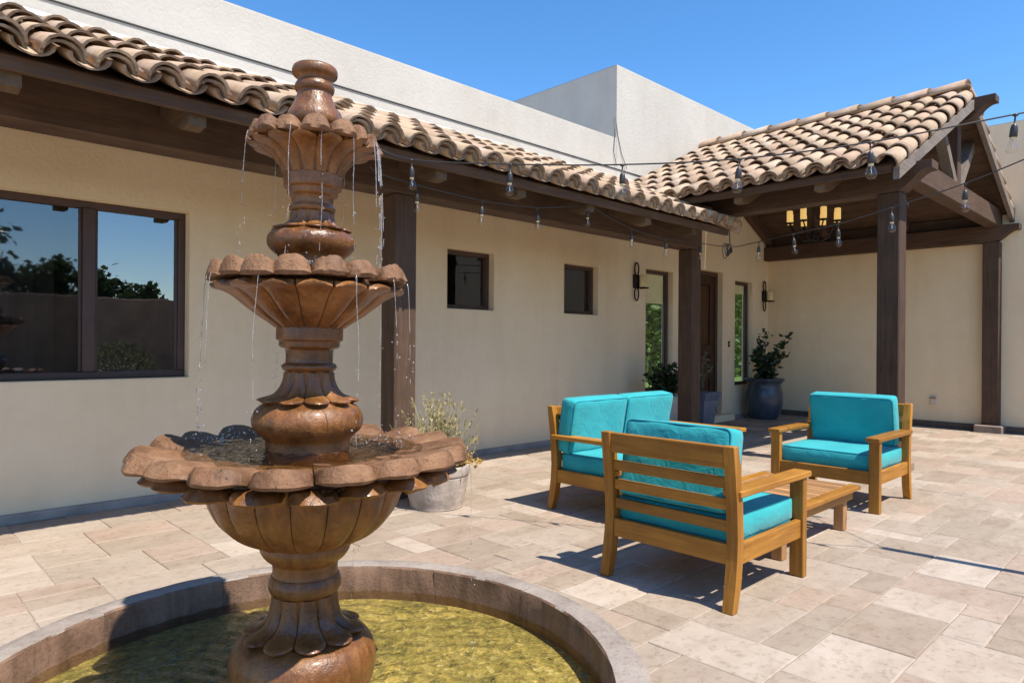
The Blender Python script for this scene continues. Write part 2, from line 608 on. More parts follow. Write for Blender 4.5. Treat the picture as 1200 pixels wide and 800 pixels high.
def flame_mat():
    m, nt, b = nt_new('lit_candle_shade')
    b.inputs['Base Color'].default_value = (.7, .48, .20, 1)
    b.inputs['Emission Color'].default_value = (1, .62, .18, 1)
    b.inputs['Emission Strength'].default_value = .28
    b.inputs['Roughness'].default_value = .5
    return m


MAT['lit_candle'] = flame_mat()


# ---------------------------------------------------------------- mesh helpers
def link(o, parent=None, world_geo=False):
    C.objects.link(o)
    if parent is not None:
        o.parent = parent
        if world_geo:
            o.location = -parent.location
    return o


def obj(name, bm, mat, parent=None, smooth=False, wg=False):
    me = bpy.data.meshes.new(name)
    bmesh.ops.recalc_face_normals(bm, faces=bm.faces[:])
    bm.to_mesh(me)
    bm.free()
    if smooth:
        me.polygons.foreach_set('use_smooth', [True] * len(me.polygons))
    m = MAT[mat] if isinstance(mat, str) else mat
    me.materials.append(m)
    return link(bpy.data.objects.new(name, me), parent, wg)


def pydata(name, vs, fs, mat, parent=None, smooth=False, wg=False):
    me = bpy.data.meshes.new(name)
    me.from_pydata(vs, [], fs)
    if smooth:
        me.polygons.foreach_set('use_smooth', [True] * len(me.polygons))
    me.materials.append(MAT[mat] if isinstance(mat, str) else mat)
    return link(bpy.data.objects.new(name, me), parent, wg)


def tag(o, label, cat, group=None, kind=None):
    if label:
        o['label'] = label
    if cat:
        o['category'] = cat
    if group:
        o['group'] = group
    if kind:
        o['kind'] = kind
    return o


def empty(name, loc, label=None, cat=None, group=None, rz=0):
    o = bpy.data.objects.new(name, None)
    o.empty_display_size = .1
    C.objects.link(o)
    o.location = loc
    o.rotation_euler = (0, 0, rz)
    return tag(o, label, cat, group)


def copy_tree(o, parent=None):
    c = o.copy()
    C.objects.link(c)
    c.parent = parent
    for ch in list(o.children):
        copy_tree(ch, c)
    return c


def add_box(bm, lo, hi, bev=0, mat4=None, seg=1):
    r = bmesh.ops.create_cube(bm, size=1)
    vs = r['verts']
    lo, hi = Vector(lo), Vector(hi)
    c, s = (lo + hi) / 2, hi - lo
    for v in vs:
        v.co = Vector((v.co.x * s.x, v.co.y * s.y, v.co.z * s.z)) + c
    if mat4 is not None:
        for v in vs:
            v.co = mat4 @ v.co
    if bev:
        es = list({e for v in vs for e in v.link_edges})
        bmesh.ops.bevel(bm, geom=es, offset=bev, segments=seg, affect='EDGES', profile=.5)
    return bm


def box(name, lo, hi, mat, parent=None, bev=.004, wg=False, seg=1):
    bm = bmesh.new()
    add_box(bm, lo, hi, bev, None, seg)
    if mat in ('beam', 'acacia', 'table', 'door'):
        d = [abs(b - a) for a, b in zip(lo, hi)]
        mat = mat + '_' + 'xyz'[d.index(max(d))]
    return obj(name, bm, mat, parent, False, wg)


def prism(bm, poly, axis_fn, t0, t1):
    """extrude a 2D polygon: axis_fn(a, b, t) -> Vector"""
    lo = [bm.verts.new(axis_fn(a, b, t0)) for a, b in poly]
    hi = [bm.verts.new(axis_fn(a, b, t1)) for a, b in poly]
    bm.faces.new(lo)
    bm.faces.new(list(reversed(hi)))
    n = len(poly)
    for i in range(n):
        bm.faces.new((lo[i], lo[(i + 1) % n], hi[(i + 1) % n], hi[i]))


def lathe(bm, prof, n=48, wob=0, cap=True):
    rings = []
    for r, z in prof:
        if r < 1e-5:
            rings.append([bm.verts.new((0, 0, z))])
        else:
            rings.append([bm.verts.new((r * math.cos(2 * PI * i / n), r * math.sin(2 * PI * i / n), z)) for i in range(n)])
    for a, b in zip(rings, rings[1:]):
        if len(a) == 1 and len(b) == 1:
            continue
        if len(a) == 1:
            for i in range(n):
                bm.faces.new((a[0], b[i], b[(i + 1) % n]))
        elif len(b) == 1:
            for i in range(n):
                bm.faces.new((a[i], a[(i + 1) % n], b[0]))
        else:
            for i in range(n):
                bm.faces.new((a[i], a[(i + 1) % n], b[(i + 1) % n], b[i]))
    if cap:
        for rg in (rings[0], rings[-1]):
            if len(rg) > 1:
                bm.faces.new(rg)


def smooth_prof(pts, sub=4):
    """Catmull-Rom through profile points"""
    out = []
    P = [Vector((*p, 0)) for p in pts]
    for i in range(len(P) - 1):
        p0, p1, p2, p3 = P[max(i - 1, 0)], P[i], P[i + 1], P[min(i + 2, len(P) - 1)]
        for k in range(sub):
            t = k / sub
            q = .5 * ((2 * p1) + (p2 - p0) * t + (2 * p0 - 5 * p1 + 4 * p2 - p3) * t * t + (3 * p1 - p0 - 3 * p2 + p3) * t ** 3)
            out.append((max(q.x, 0), q.y))
    out.append(tuple(pts[-1]))
    return out


def tube(bm, pts, rad, n=6, closed=False):
    pts = [Vector(p) for p in pts]
    rings = []
    m = len(pts)
    prev = None
    for i, p in enumerate(pts):
        if closed:
            d = pts[(i + 1) % m] - pts[i - 1]
        else:
            d = pts[min(i + 1, m - 1)] - pts[max(i - 1, 0)]
        d.normalize()
        if prev is None:
            a = Vector((0, 0, 1)) if abs(d.z) < .9 else Vector((1, 0, 0))
            u = d.cross(a).normalized()
        else:
            u = (prev - d * prev.dot(d)).normalized()
        prev = u
        w = d.cross(u)
        r = rad[i] if isinstance(rad, (list, tuple)) else rad
        rings.append([bm.verts.new(p + (u * math.cos(2 * PI * k / n) + w * math.sin(2 * PI * k / n)) * r) for k in range(n)])
    seq = list(zip(rings, rings[1:]))
    if closed:
        seq.append((rings[-1], rings[0]))
    for a, b in seq:
        for k in range(n):
            bm.faces.new((a[k], a[(k + 1) % n], b[(k + 1) % n], b[k]))
    if not closed:
        bm.faces.new(rings[0])
        bm.faces.new(list(reversed(rings[-1])))


# ================================================================ THE SETTING
gb = bmesh.new()
bmesh.ops.create_grid(gb, x_segments=4, y_segments=4, size=400)
ground = obj('ground', gb, 'dirt')
ground.location.z = -.06
ground['kind'] = 'structure'

WALL_Y = 5.27
BACK_X = 11.12
BAS = Vector((1.012, 1.952, 0))       # basin centre

patio = box('patio', (-3.2, -4.2, -.05), (BACK_X + .1, WALL_Y + .05, -.0055), 'mortar', None, 0)
patio['kind'] = 'structure'

# ---- travertine slabs: random ashlar on an 8 inch module
G = .152
NX, NY = 94, 62
X0, Y0 = -3.1, -4.1
occ = [[False] * NY for _ in range(NX)]
slabs = []
rs = random.Random(11)
order = [(i, j) for i in range(NX) for j in range(NY)]
for i, j in order:
    if occ[i][j]:
        continue
    opts = [(3, 2), (2, 3), (2, 2), (2, 2), (3, 2), (2, 1), (2, 2), (3, 2), (2, 1), (1, 2)]
    rs.shuffle(opts)
    if rs.random() < .06:
        opts.insert(0, (1, 1))
    for w, h in opts + [(2, 1), (1, 2), (1, 1)]:
        if i + w <= NX and j + h <= NY and all(not occ[a][b] for a in range(i, i + w) for b in range(j, j + h)):
            for a in range(i, i + w):
                for b in range(j, j + h):
                    occ[a][b] = True
            slabs.append((i, j, w, h))
            break
slab_meshes = {}


def slab_geo(w, h, rr):
    """chipped, eased slab: top polygon with wobbly edges"""
    W, Hh = w * G - .0028, h * G - .0028
    pts = []
    for (ax, ay), (bx, by) in (((0, 0), (1, 0)), ((1, 0), (1, 1)), ((1, 1), (0, 1)), ((0, 1), (0, 0))):
        n = 3
        for k in range(n):
            t = k / n
            pts.append(((ax + (bx - ax) * t) * W, (ay + (by - ay) * t) * Hh))
    top, mid, bot = [], [], []
    cx, cy = W / 2, Hh / 2
    for (x, y) in pts:
        jx, jy = rr.uniform(-.0022, .0022), rr.uniform(-.0022, .0022)
        x += jx
        y += jy
        d = .0035
        top.append((x - d * (1 if x > cx else -1) * (1 if abs(x - cx) > W * .45 else 0),
                    y - d * (1 if y > cy else -1) * (1 if abs(y - cy) > Hh * .45 else 0), 0))
        mid.append((x, y, -.003))
        bot.append((x, y, -.03))
    vs = top + mid + bot
    n = len(pts)
    fs = [tuple(range(n))]
    for lay in (0, 1):
        for k in range(n):
            a, b = lay * n + k, lay * n + (k + 1) % n
            fs.append((a, a + n, b + n, b))
    return vs, fs


def slab_visible(i, j, w, h):
    x, y = X0 + (i + w / 2) * G, Y0 + (j + h / 2) * G
    v = Vector((x, y, 0))
    d = v.dot(FWD)
    if d < .9:
        return None
    px = v.dot(RIGHT) / d
    if abs(px) > .80:
        return None
    if 1.15 / d > .60:
        return None
    if (v - BAS).length < 1.0:
        return None
    return w * h / d ** 2.6


cand = []
for k, s in enumerate(slabs):
    sc = slab_visible(*s)
    if sc:
        cand.append((sc, k))
cand.sort(reverse=True)
chosen = {k for _, k in cand[:300]}
rv, rf = [], []
for k, (i, j, w, h) in enumerate(slabs):
    x, y = X0 + i * G + .0025, Y0 + j * G + .0025
    if y + h * G > WALL_Y + .02 and y > WALL_Y:
        continue
    if (Vector((x + w * G / 2, y + h * G / 2, 0)) - BAS).length < .72:
        continue
    dz = rs.uniform(-.0026, .0012)
    if k in chosen:
        var = rs.randrange(3)
        key = (w, h, var)
        if key not in slab_meshes:
            vs, fs = slab_geo(w, h, rs)
            me = bpy.data.meshes.new('paver')
            me.from_pydata(vs, [], fs)
            me.materials.append(MAT['paver'])
            slab_meshes[key] = me
        o = link(bpy.data.objects.new('paver', slab_meshes[key]), patio)
        o.location = (x, y, dz)
    else:
        vs, fs = slab_geo(w, h, rs)
        b0 = len(rv)
        rv += [(a + x, b + y, c + dz) for a, b, c in vs]
        rf += [tuple(q + b0 for q in f_) for f_ in fs]
rest = pydata('far_pavers', rv, rf, 'paver', patio)
rest['kind'] = 'stuff'

# ================================================================ THE HOUSE
house = empty('house', (4.0, WALL_Y, 0), 'cream stucco house with clay tile eaves, dark timber beams and covered entry', 'house')

OPEN = dict(L=(-.60, 1.79, .885, 2.095), w1=(4.215, 4.84, 1.49, 2.085), w2=(5.945, 6.57, 1.50, 2.085),
            s1=(7.575, 8.22, .51, 2.155), door=(8.56, 9.60, -.02, 2.25), s2=(9.985, 10.56, .51, 2.16))
REV = .13


def holed_wall(name, x0, x1, z0, z1, holes, mat):
    xs = sorted({x0, x1, *[h[0] for h in holes], *[h[1] for h in holes]})
    zs = sorted({z0, z1, *[max(h[2], z0) for h in holes], *[h[3] for h in holes]})
    # extra cuts keep quads reasonable
    bm = bmesh.new()
    vd = {}

    def V(x, y, z):
        k = (round(x, 4), round(y, 4), round(z, 4))
        if k not in vd:
            vd[k] = bm.verts.new(k)
        return vd[k]
    y = WALL_Y
    for a, b in zip(xs, xs[1:]):
        for c, d in zip(zs, zs[1:]):
            mx, mz = (a + b) / 2, (c + d) / 2
            if any(h[0] < mx < h[1] and h[2] < mz < h[3] for h in holes):
                continue
            bm.faces.new((V(a, y, c), V(b, y, c), V(b, y, d), V(a, y, d)))
    for h in holes:
        a, b, c, d = h[0], h[1], max(h[2], z0), h[3]
        for (p, q) in (((a, c), (a, d)), ((a, d), (b, d)), ((b, d), (b, c)), ((b, c), (a, c))):
            if p[1] == q[1] == z0:
                continue
            bm.faces.new((V(p[0], y, p[1]), V(q[0], y, q[1]), V(q[0], y + REV + .05, q[1]), V(p[0], y + REV + .05, p[1])))
    # parapet top and back
    bm.faces.new((V(x0, y, z1), V(x1, y, z1), V(x1, y + .32, z1), V(x0, y + .32, z1)))
    bm.faces.new((V(x0, y + .32, z1), V(x1, y + .32, z1), V(x1, y + .32, z0 + 2.4), V(x0, y + .32, z0 + 2.4)))
    bm.faces.new((V(x0, y, z0), V(x0, y, z1), V(x0, y + .32, z1), V(x0, y + .32, z0)))
    return obj(name, bm, mat, house, False, True)


holed_wall('wall', -4.0, BACK_X, -.03, 3.20, list(OPEN.values()), 'stucco')
box('parapet', (-4.0, WALL_Y, 3.20), (6.912, WALL_Y + .32, 3.74), 'stucco_sunlit', house, 0, True)

# tower block over the entry (butts onto the wall top, same plane)
bm = bmesh.new()
add_box(bm, (6.912, WALL_Y, 3.20), (BACK_X + 1.5, WALL_Y + 2.9, 4.665), 0)
obj('tower', bm, 'stucco_sunlit', house, False, True)
bm = bmesh.new()
add_box(bm, (-4, WALL_Y + .25, 3.30), (6.90, WALL_Y + 2.9, 3.36), 0)
obj('flat_roof', bm, 'stucco_sunlit', house, False, True)

# back wall (return wing) and its parapet
bm = bmesh.new()
add_box(bm, (BACK_X, -6.0, -.03), (BACK_X + .35, WALL_Y + .02, 4.15), 0)
obj('wing_wall', bm, 'stucco', house, False, True)

# plinths
box('plinth', (-4, WALL_Y - .045, -.012), (8.555, WALL_Y + .02, .055), 'plinth_grey', house, .012, True)
box('plinth', (9.605, WALL_Y - .045, -.012), (BACK_X - .05, WALL_Y + .02, .055), 'plinth_grey', house, .012, True)
box('plinth', (BACK_X - .04, -6, -.012), (BACK_X + .02, WALL_Y - .05, .085), 'plinth_brown', house, .01, True)
box('door_step', (8.50, WALL_Y - .16, -.012), (9.72, WALL_Y + .22, .10), 'stucco', house, .015, True)

# ---- windows
PY = WALL_Y + .075


def frame_bars(w, x0, x1, z0, z1, y0, y1, t):
    box('frame_rail', (x0, y0, z1 - t), (x1, y1, z1), 'frame', w, .004, True)
    box('frame_rail', (x0, y0, z0), (x1, y1, z0 + t), 'frame', w, .004, True)
    box('frame_stile', (x0, y0, z0 + t), (x0 + t, y1, z1 - t), 'frame', w, .004, True)
    box('frame_stile', (x1 - t, y0, z0 + t), (x1, y1, z1 - t), 'frame', w, .004, True)


class Sub:
    pass


def part_empty(name, parent):
    o = bpy.data.objects.new(name, None)
    o.empty_display_size = .05
    link(o, parent)
    return o


def wbox(name, lo, hi, mat, parent, bev=.004):
    """box in world coords under a part whose world location is house.location"""
    bm = bmesh.new()
    add_box(bm, lo, hi, bev)
    if mat in ('beam', 'acacia', 'table', 'door'):
        d = [abs(b - a) for a, b in zip(lo, hi)]
        mat = mat + '_' + 'xyz'[d.index(max(d))]
    o = obj(name, bm, mat, parent)
    o.location = -house.location
    return o


def window(name, op, t, glass, interior, splits=(), t2=.03):
    x0, x1, z0, z1 = op
    x0 -= .0
    w = part_empty(name, house)
    ya, yb = PY, PY + .06
    e = .003
    wbox('frame_rail', (x0 + e, ya, z1 - t), (x1 - e, yb, z1 - e), 'frame', w)
    wbox('frame_rail', (x0 + e, ya, z0 + e), (x1 - e, yb, z0 + t), 'frame', w)
    xs = [x0 + e] + [s for s in splits] + [x1 - e]
    wbox('frame_stile', (x0 + e, ya + .001, z0 + t), (x0 + t, yb, z1 - t), 'frame', w)
    wbox('frame_stile', (x1 - t, ya + .001, z0 + t), (x1 - e, yb, z1 - t), 'frame', w)
    for s in splits:
        wbox('mullion', (s - .038, ya - .012, z0 + t), (s + .038, yb, z1 - t), 'frame', w)
    edges = [x0 + t] + [v for s in splits for v in (s - .038, s + .038)] + [x1 - t]
    for k in range(0, len(edges), 2):
        a, b = edges[k], edges[k + 1]
        g = glass[k // 2] if isinstance(glass, (list, tuple)) else glass
        # inner sash
        wbox('sash', (a, ya + .018, z0 + t), (a + .018, yb - .01, z1 - t), 'frame', w, .002)
        wbox('sash', (b - .018, ya + .018, z0 + t), (b, yb - .01, z1 - t), 'frame', w, .002)
        wbox('pane', (a + .018, ya + .034, z0 + t), (b - .018, ya + .037, z1 - t), g, w, 0)
    interior(w, x0, x1, z0, z1)
    return w


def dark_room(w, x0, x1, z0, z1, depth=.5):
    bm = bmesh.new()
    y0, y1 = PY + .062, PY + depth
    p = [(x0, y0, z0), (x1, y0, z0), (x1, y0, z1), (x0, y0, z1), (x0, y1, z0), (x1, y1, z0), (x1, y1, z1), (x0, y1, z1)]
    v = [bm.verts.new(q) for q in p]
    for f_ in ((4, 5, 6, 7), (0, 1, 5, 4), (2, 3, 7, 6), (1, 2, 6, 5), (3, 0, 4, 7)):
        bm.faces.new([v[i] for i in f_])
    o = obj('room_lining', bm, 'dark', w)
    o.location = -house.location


def curtain_room(w, x0, x1, z0, z1):
    dark_room(w, x0, x1, z0, z1, .7)
    # sheer curtain with folds
    for a, b in ((-.55, 1.0),):
        bm = bmesh.new()
        nseg = 120
        top, bot = [], []
        for k in range(nseg + 1):
            x = a + (b - a) * k / nseg
            y = PY + .22 + .018 * math.sin(x * 42) + .012 * math.sin(x * 97 + 1)
            top.append(bm.verts.new((x, y, z1 - .02)))
            bot.append(bm.verts.new((x, y, z0 + .05)))
        for k in range(nseg):
            bm.faces.new((bot[k], bot[k + 1], top[k + 1], top[k]))
        o = obj('curtain', bm, 'curtain', w, True)
        o.location = -house.location


def blind_room(split):
    def fn(w, x0, x1, z0, z1):
        wbox('roller_blind', (x0 + .05, PY + .042, split), (x1 - .05, PY + .046, z1 - .045), 'blind_beige', w, 0)
        wbox('blind_bar', (x0 + .05, PY + .040, split - .012), (x1 - .05, PY + .048, split + .012), 'blind_beige', w, .003)
    return fn


window('window', OPEN['L'], .05, ['screen_pane', 'pane'], curtain_room, (1.165,))
window('window', OPEN['w1'], .045, 'pane_small', dark_room)
window('window', OPEN['w2'], .045, 'pane_small', dark_room)
window('sidelight_window', OPEN['s1'], .05, 'pane_clear', blind_room(1.72))
window('sidelight_window', OPEN['s2'], .05, 'pane_clear', blind_room(1.98))

# ---- front door
d = part_empty('front_door', house)
x0, x1, z0, z1 = 8.56, 9.60, .10, 2.25
yd = WALL_Y + .10
wbox('frame_stile', (x0 + .003, yd - .02, z0), (x0 + .06, yd + .08, z1 - .003), 'frame', d)
wbox('frame_stile', (x1 - .06, yd - .02, z0), (x1 - .003, yd + .08, z1 - .003), 'frame', d)
wbox('frame_rail', (x0 + .06, yd - .02, z1 - .06), (x1 - .06, yd + .08, z1 - .003), 'frame', d)
px0, px1 = x0 + .062, x1 - .062
pm = (px0 + px1) / 2
wbox('door_stile', (px0, yd, z0 + .005), (px0 + .13, yd + .05, z1 - .062), 'door', d)
wbox('door_stile', (px1 - .13, yd, z0 + .005), (px1, yd + .05, z1 - .062), 'door', d)
wbox('door_stile', (pm - .06, yd, z0 + .005), (pm + .06, yd + .05, z1 - .062), 'door', d)
for za, zb in ((z0 + .005, z0 + .20), (1.00, 1.14), (z1 - .20, z1 - .062)):
    wbox('door_rail', (px0 + .13, yd + .002, za), (pm - .06, yd + .05, zb), 'door', d)
    wbox('door_rail', (pm + .06, yd + .002, za), (px1 - .13, yd + .05, zb), 'door', d)
for a, b in ((px0 + .13, pm - .06), (pm + .06, px1 - .13)):
    for za, zb in ((z0 + .20, 1.00), (1.14, z1 - .20)):
        wbox('door_panel', (a, yd + .02, za), (b, yd + .045, zb), 'door', d, .012)
wbox('door_lining', (x0, yd + .09, -.02), (x1, yd + .10, z1), 'dark', d, 0)
wbox('door_handle', (px0 + .05, yd - .04, 1.05), (px0 + .075, yd + .0, 1.28), 'iron', d, .008)

# ---- veranda timber
VS = .456
VA = math.atan(VS)
EY, EZ = 3.69, 2.40                     # eave line of the roof deck
POST_Y = 4.17
box('veranda_beam', (-3.2, POST_Y, 2.245), (7.12, POST_Y + .20, 2.56), 'beam', house, .012, True)
box('veranda_post', (2.857, POST_Y + .004, -.012), (3.047, POST_Y + .194, 2.245), 'beam', house, .010, True)
box('veranda_post', (6.915, POST_Y + .004, -.012), (7.105, POST_Y + .194, 2.245), 'beam', house, .010, True)
box('veranda_post', (-1.3, POST_Y + .004, -.012), (-1.11, POST_Y + .194, 2.245), 'beam', house, .010, True)
VX1 = 6.82
# deck: soffit boards
ca, sa = math.cos(VA), math.sin(VA)
L = (WALL_Y - EY) / ca
nb = 12
for k in range(nb):
    a, b = k * L / nb, (k + 1) * L / nb - .006
    mt = Matrix(((1, 0, 0, 0), (0, ca, -sa, EY), (0, sa, ca, EZ), (0, 0, 0, 1)))
    bm = bmesh.new()
    add_box(bm, (-3.2, a, -.025), (VX1 - .02, b, 0), 0, mt)
    obj('soffit_board', bm, 'beam_x', house, False, True)
box('veranda_fascia', (-3.2, EY - .012, EZ - .070), (VX1, EY + .026, EZ - .002), 'beam', house, .006, True)


def tail_poly(l=.55):
    # rafter tail side profile (y from the eave, z): scooped end
    pts = [(.0, 0), (0, -.10)]
    for k in range(7):
        t = k / 6
        pts.append((.015 + .13 * t, -.10 - .055 * math.sin(PI * t * .5)))
    pts += [(l, -.155), (l, 0)]
    return pts


for x in (-2.0, -1.2, -.32, .50, 1.30, 2.11, 2.92, 3.70, 4.53, 5.38, 6.20):
    bm = bmesh.new()
    y0 = EY + .03
    pl = [(y0 + a, EZ - .028 + a * VS + b) for a, b in tail_poly()]
    prism(bm, pl, lambda a, b, t: Vector((t, a, b)), x - .045, x + .045)
    obj('rafter_tail', bm, 'tail_y', house, False, True)

# ---- tiles


def tile_mesh(name, L, rb, rt, h, t=.014, n=8, inv=False, arc=PI):
    """barrel tile: local x across, y up the slope, z out of the roof"""
    vs, fs = [], []
    for (y, r) in ((0, rb), (L, rt)):
        for dr in (0, -t):
            for k in range(n + 1):
                a = (PI - arc) / 2 + arc * k / n
                x, z = (r + dr) * math.cos(a), (r + dr) * math.sin(a) * h
                vs.append((x, y, -z if inv else z))
    m = n + 1
    for k in range(n):
        fs.append((k, k + 1, 2 * m + k + 1, 2 * m + k))                      # outer
        fs.append((m + k + 1, m + k, 3 * m + k, 3 * m + k + 1))              # inner
        fs.append((k + 1, k, m + k, m + k + 1))                              # lower lip
        fs.append((2 * m + k, 2 * m + k + 1, 3 * m + k + 1, 3 * m + k))      # upper lip
    fs.append((0, 2 * m, 3 * m, m))
    fs.append((n, m + n, 3 * m + n, 2 * m + n))
    me = bpy.data.meshes.new(name)
    me.from_pydata(vs, [], fs)
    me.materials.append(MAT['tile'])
    bmx = bmesh.new()
    bmx.from_mesh(me)
    bmesh.ops.recalc_face_normals(bmx, faces=bmx.faces[:])
    bmx.to_mesh(me)
    bmx.free()
    for p in me.polygons:
        p.use_smooth = p.index % 4 in (0, 1) and p.index < 4 * n
    return me


CAP = [tile_mesh('cap_tile', .45, .089, .066, .90, .013), tile_mesh('cap_tile', .46, .093, .068, .84, .013), tile_mesh('cap_tile', .45, .086, .066, .98, .013)]
PAN = tile_mesh('pan_tile', .45, .086, .100, .70, .012, 8, True)
RIDGE = tile_mesh('ridge_tile', .46, .150, .132, .80, .016, 10)
rt_ = random.Random(5)


def tile_at(me, name, parent, base, ux, uy, un, jit=1.0, tilt=0, roll=0):
    o = link(bpy.data.objects.new(name, me), parent)
    rotj = Matrix.Rotation(R(rt_.uniform(-1.6, 1.6)) * jit, 4, 'Z') @ Matrix.Rotation(roll, 4, 'Y') @ Matrix.Rotation(tilt + R(rt_.uniform(-.5, .5)) * jit, 4, 'X')
    m = Matrix((ux, uy, un)).transposed().to_4x4()
    m.translation = base
    pl = Vector((0, 0, 0))
    p = parent
    while p is not None:
        pl += p.location
        p = p.parent
    o.matrix_local = Matrix.Translation(-pl) @ m @ rotj
    return o


def tile_field(parent, origin, ux, uy, un, ncol, nrow, pitch, expo, skip=None, booster=True, merge=False):
    """origin: eave corner on the deck; caps over pans"""
    acc = []
    for c in range(ncol + 1):
        for r in range(nrow):
            basey = -.10 + r * expo + rt_.uniform(-.008, .008)
            pos = origin + ux * (c * pitch) + uy * basey
            # pan sits between caps
            if c < ncol and not (skip and skip(c + .5, r)):
                pp = origin + ux * ((c + .5) * pitch) + uy * (basey + .02) + un * (.075 + .012)
                acc.append((PAN, 'pan_tile', pp, r == 0))
            if not (skip and skip(c, r)):
                cp = pos + un * (.072 + rt_.uniform(-.004, .004)) + ux * rt_.uniform(-.006, .006)
                acc.append((CAP[rt_.randrange(3)], 'cap_tile', cp, True))
                if r == 0 and booster:
                    acc.append((CAP[0], 'booster_tile', pos + un * .046 + uy * .012, True))
    mv, mf = [], []
    for me, nm, p, single in acc:
        if single and not merge:
            tile_at(me, nm, parent, p, ux, uy, un, 1.4, R(-2.7) if nm == 'cap_tile' else R(-1.5))
        else:
            m = Matrix((ux, uy, un)).transposed()
            b0 = len(mv)
            rj = Matrix.Rotation(R(-2.2), 3, 'X')
            mv += [tuple(m @ (rj @ v.co) + p) for v in me.vertices]
            mf += [tuple(q + b0 for q in f_.vertices) for f_ in me.polygons]
    if mf:
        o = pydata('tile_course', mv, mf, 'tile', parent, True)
        o.location = -house.location
        o['kind'] = 'stuff'


vroof = part_empty('veranda_roof', house)
ux, uy, un = Vector((1, 0, 0)), Vector((0, ca, sa)), Vector((0, -sa, ca))
tile_field(vroof, Vector((VX1 - .07 - 34 * .217, EY, EZ)), ux, uy, un, 34, 5, .217, .355)
# gable end tiles of the veranda (turned over the verge)
for r in range(3):
    tile_at(CAP[1], 'verge_tile', vroof, Vector((VX1 + .015, EY, EZ)) + uy * (-.10 + r * .355) + un * .045, ux, uy, un, 1, R(-2), R(38))
# mortar flashing band where the roof meets the wall, and the dark drip bead above it
mt = Matrix(((1, 0, 0, 0), (0, ca, -sa, EY), (0, sa, ca, EZ), (0, 0, 0, 1)))
bm = bmesh.new()
add_box(bm, (-3.2, L - .15, .0), (8.2, L + .02, .13), .02, mt)
o = obj('mortar_flashing', bm, 'flashing', vroof)
o.location = -house.location
wbox('drip_bead', (-3.2, WALL_Y - .012, 3.344), (7.7, WALL_Y + .01, 3.354), 'rubber', vroof, .002)

# ---- entry portico
FX = 6.83                                # front beam face
RX, RZ = 9.0, 3.95                       # ridge of the deck
PEX, PEZ = 6.37, 2.70                   # left eave of the deck
PSL = (RZ - PEZ) / (RX - PEX)
PA = math.atan(PSL)
cb, sb = math.cos(PA), math.sin(PA)
GY = 2.0                                 # gable plane


def corbel_beam(name, x0, x1, z0, z1, y_back, y_front, drop=.14):
    """beam along y whose front end is cut in an S curve"""
    bm = bmesh.new()
    n = 10
    pl = [(y_back, z0), (y_back, z1), (y_front, z1), (y_front, z1 - .07)]
    ln = .26
    for k in range(n + 1):
        t = k / n
        y = y_front + .03 + ln * t
        z = (z1 - .07) - (z1 - .07 - z0) * (.5 - .5 * math.cos(PI * t))
        pl.append((y, z))
    prism(bm, pl, lambda a, b, t: Vector((t, a, b)), x0, x1)
    return obj(name, bm, 'beam_y', house, False, True)


corbel_beam('portico_beam', FX, FX + .20, 2.555, 2.80, 4.30, 1.75)
corbel_beam('portico_beam', BACK_X - .17, BACK_X - .004, 2.55, 2.765, WALL_Y - .003, 1.80)
corbel_beam('ridge_beam', RX - .09, RX + .09, 3.66, 3.90, WALL_Y - .003, 1.68)
box('portico_post', (FX + .004, GY + .004, .085), (FX + .196, GY + .196, 2.555), 'beam', house, .010, True)
box('portico_post', (BACK_X - .166, GY + .01, .10), (BACK_X - .006, GY + .20, 2.55), 'beam', house, .010, True)
box('veranda_post_head', (FX + .01, POST_Y + .02, 2.56), (FX + .19, POST_Y + .18, 2.57), 'beam', house, .006, True)
box('post_base', (FX - .06, GY - .06, -.012), (FX + .26, GY + .26, .085), 'plinth_stone', house, .012, True)
box('post_base', (BACK_X - .26, GY - .05, -.012), (BACK_X - .045, GY + .27, .10), 'plinth_stone', house, .012, True)
# tie beam across the gable, king post, V struts, rafters
box('tie_beam', (FX + .02, GY + .006, 2.74), (BACK_X - .003, GY + .17, 2.98), 'beam', house, .012, True)
box('king_post', (RX - .07, GY + .03, 2.98), (RX + .07, GY + .15, 3.66), 'beam', house, .008, True)
for s in (-1, 1):
    p0, p1 = Vector((RX + s * .10, 0, 2.97)), Vector((RX + s * .75, 0, 3.62))
    dd = (p1 - p0).normalized()
    nn = Vector((-dd.z, 0, dd.x)) * .05
    bm = bmesh.new()
    prism(bm, [tuple((p0 - nn).xz), tuple((p1 - nn).xz), tuple((p1 + nn).xz), tuple((p0 + nn).xz)],
          lambda a, b, t: Vector((a, t, b)), GY + .035, GY + .135)
    obj('gable_strut', bm, 'weathered_z', house, False, True)


def slope_box(name, xa, xb, off0, off1, ya, yb, mat, parent=house):
    """piece lying along the rafters between x=xa and x=xb (left slope xa<RX), offset normal to the deck"""
    bm = bmesh.new()
    left = (xa + xb) / 2 < RX

    def zd(x):
        return RZ - PSL * abs(x - RX)
    pl = [(xa, zd(xa) + off0 / cb), (xb, zd(xb) + off0 / cb), (xb, zd(xb) + off1 / cb), (xa, zd(xa) + off1 / cb)]
    prism(bm, pl, lambda a, b, t: Vector((a, t, b)), ya, yb)
    return obj(name, bm, mat, parent, False, True)


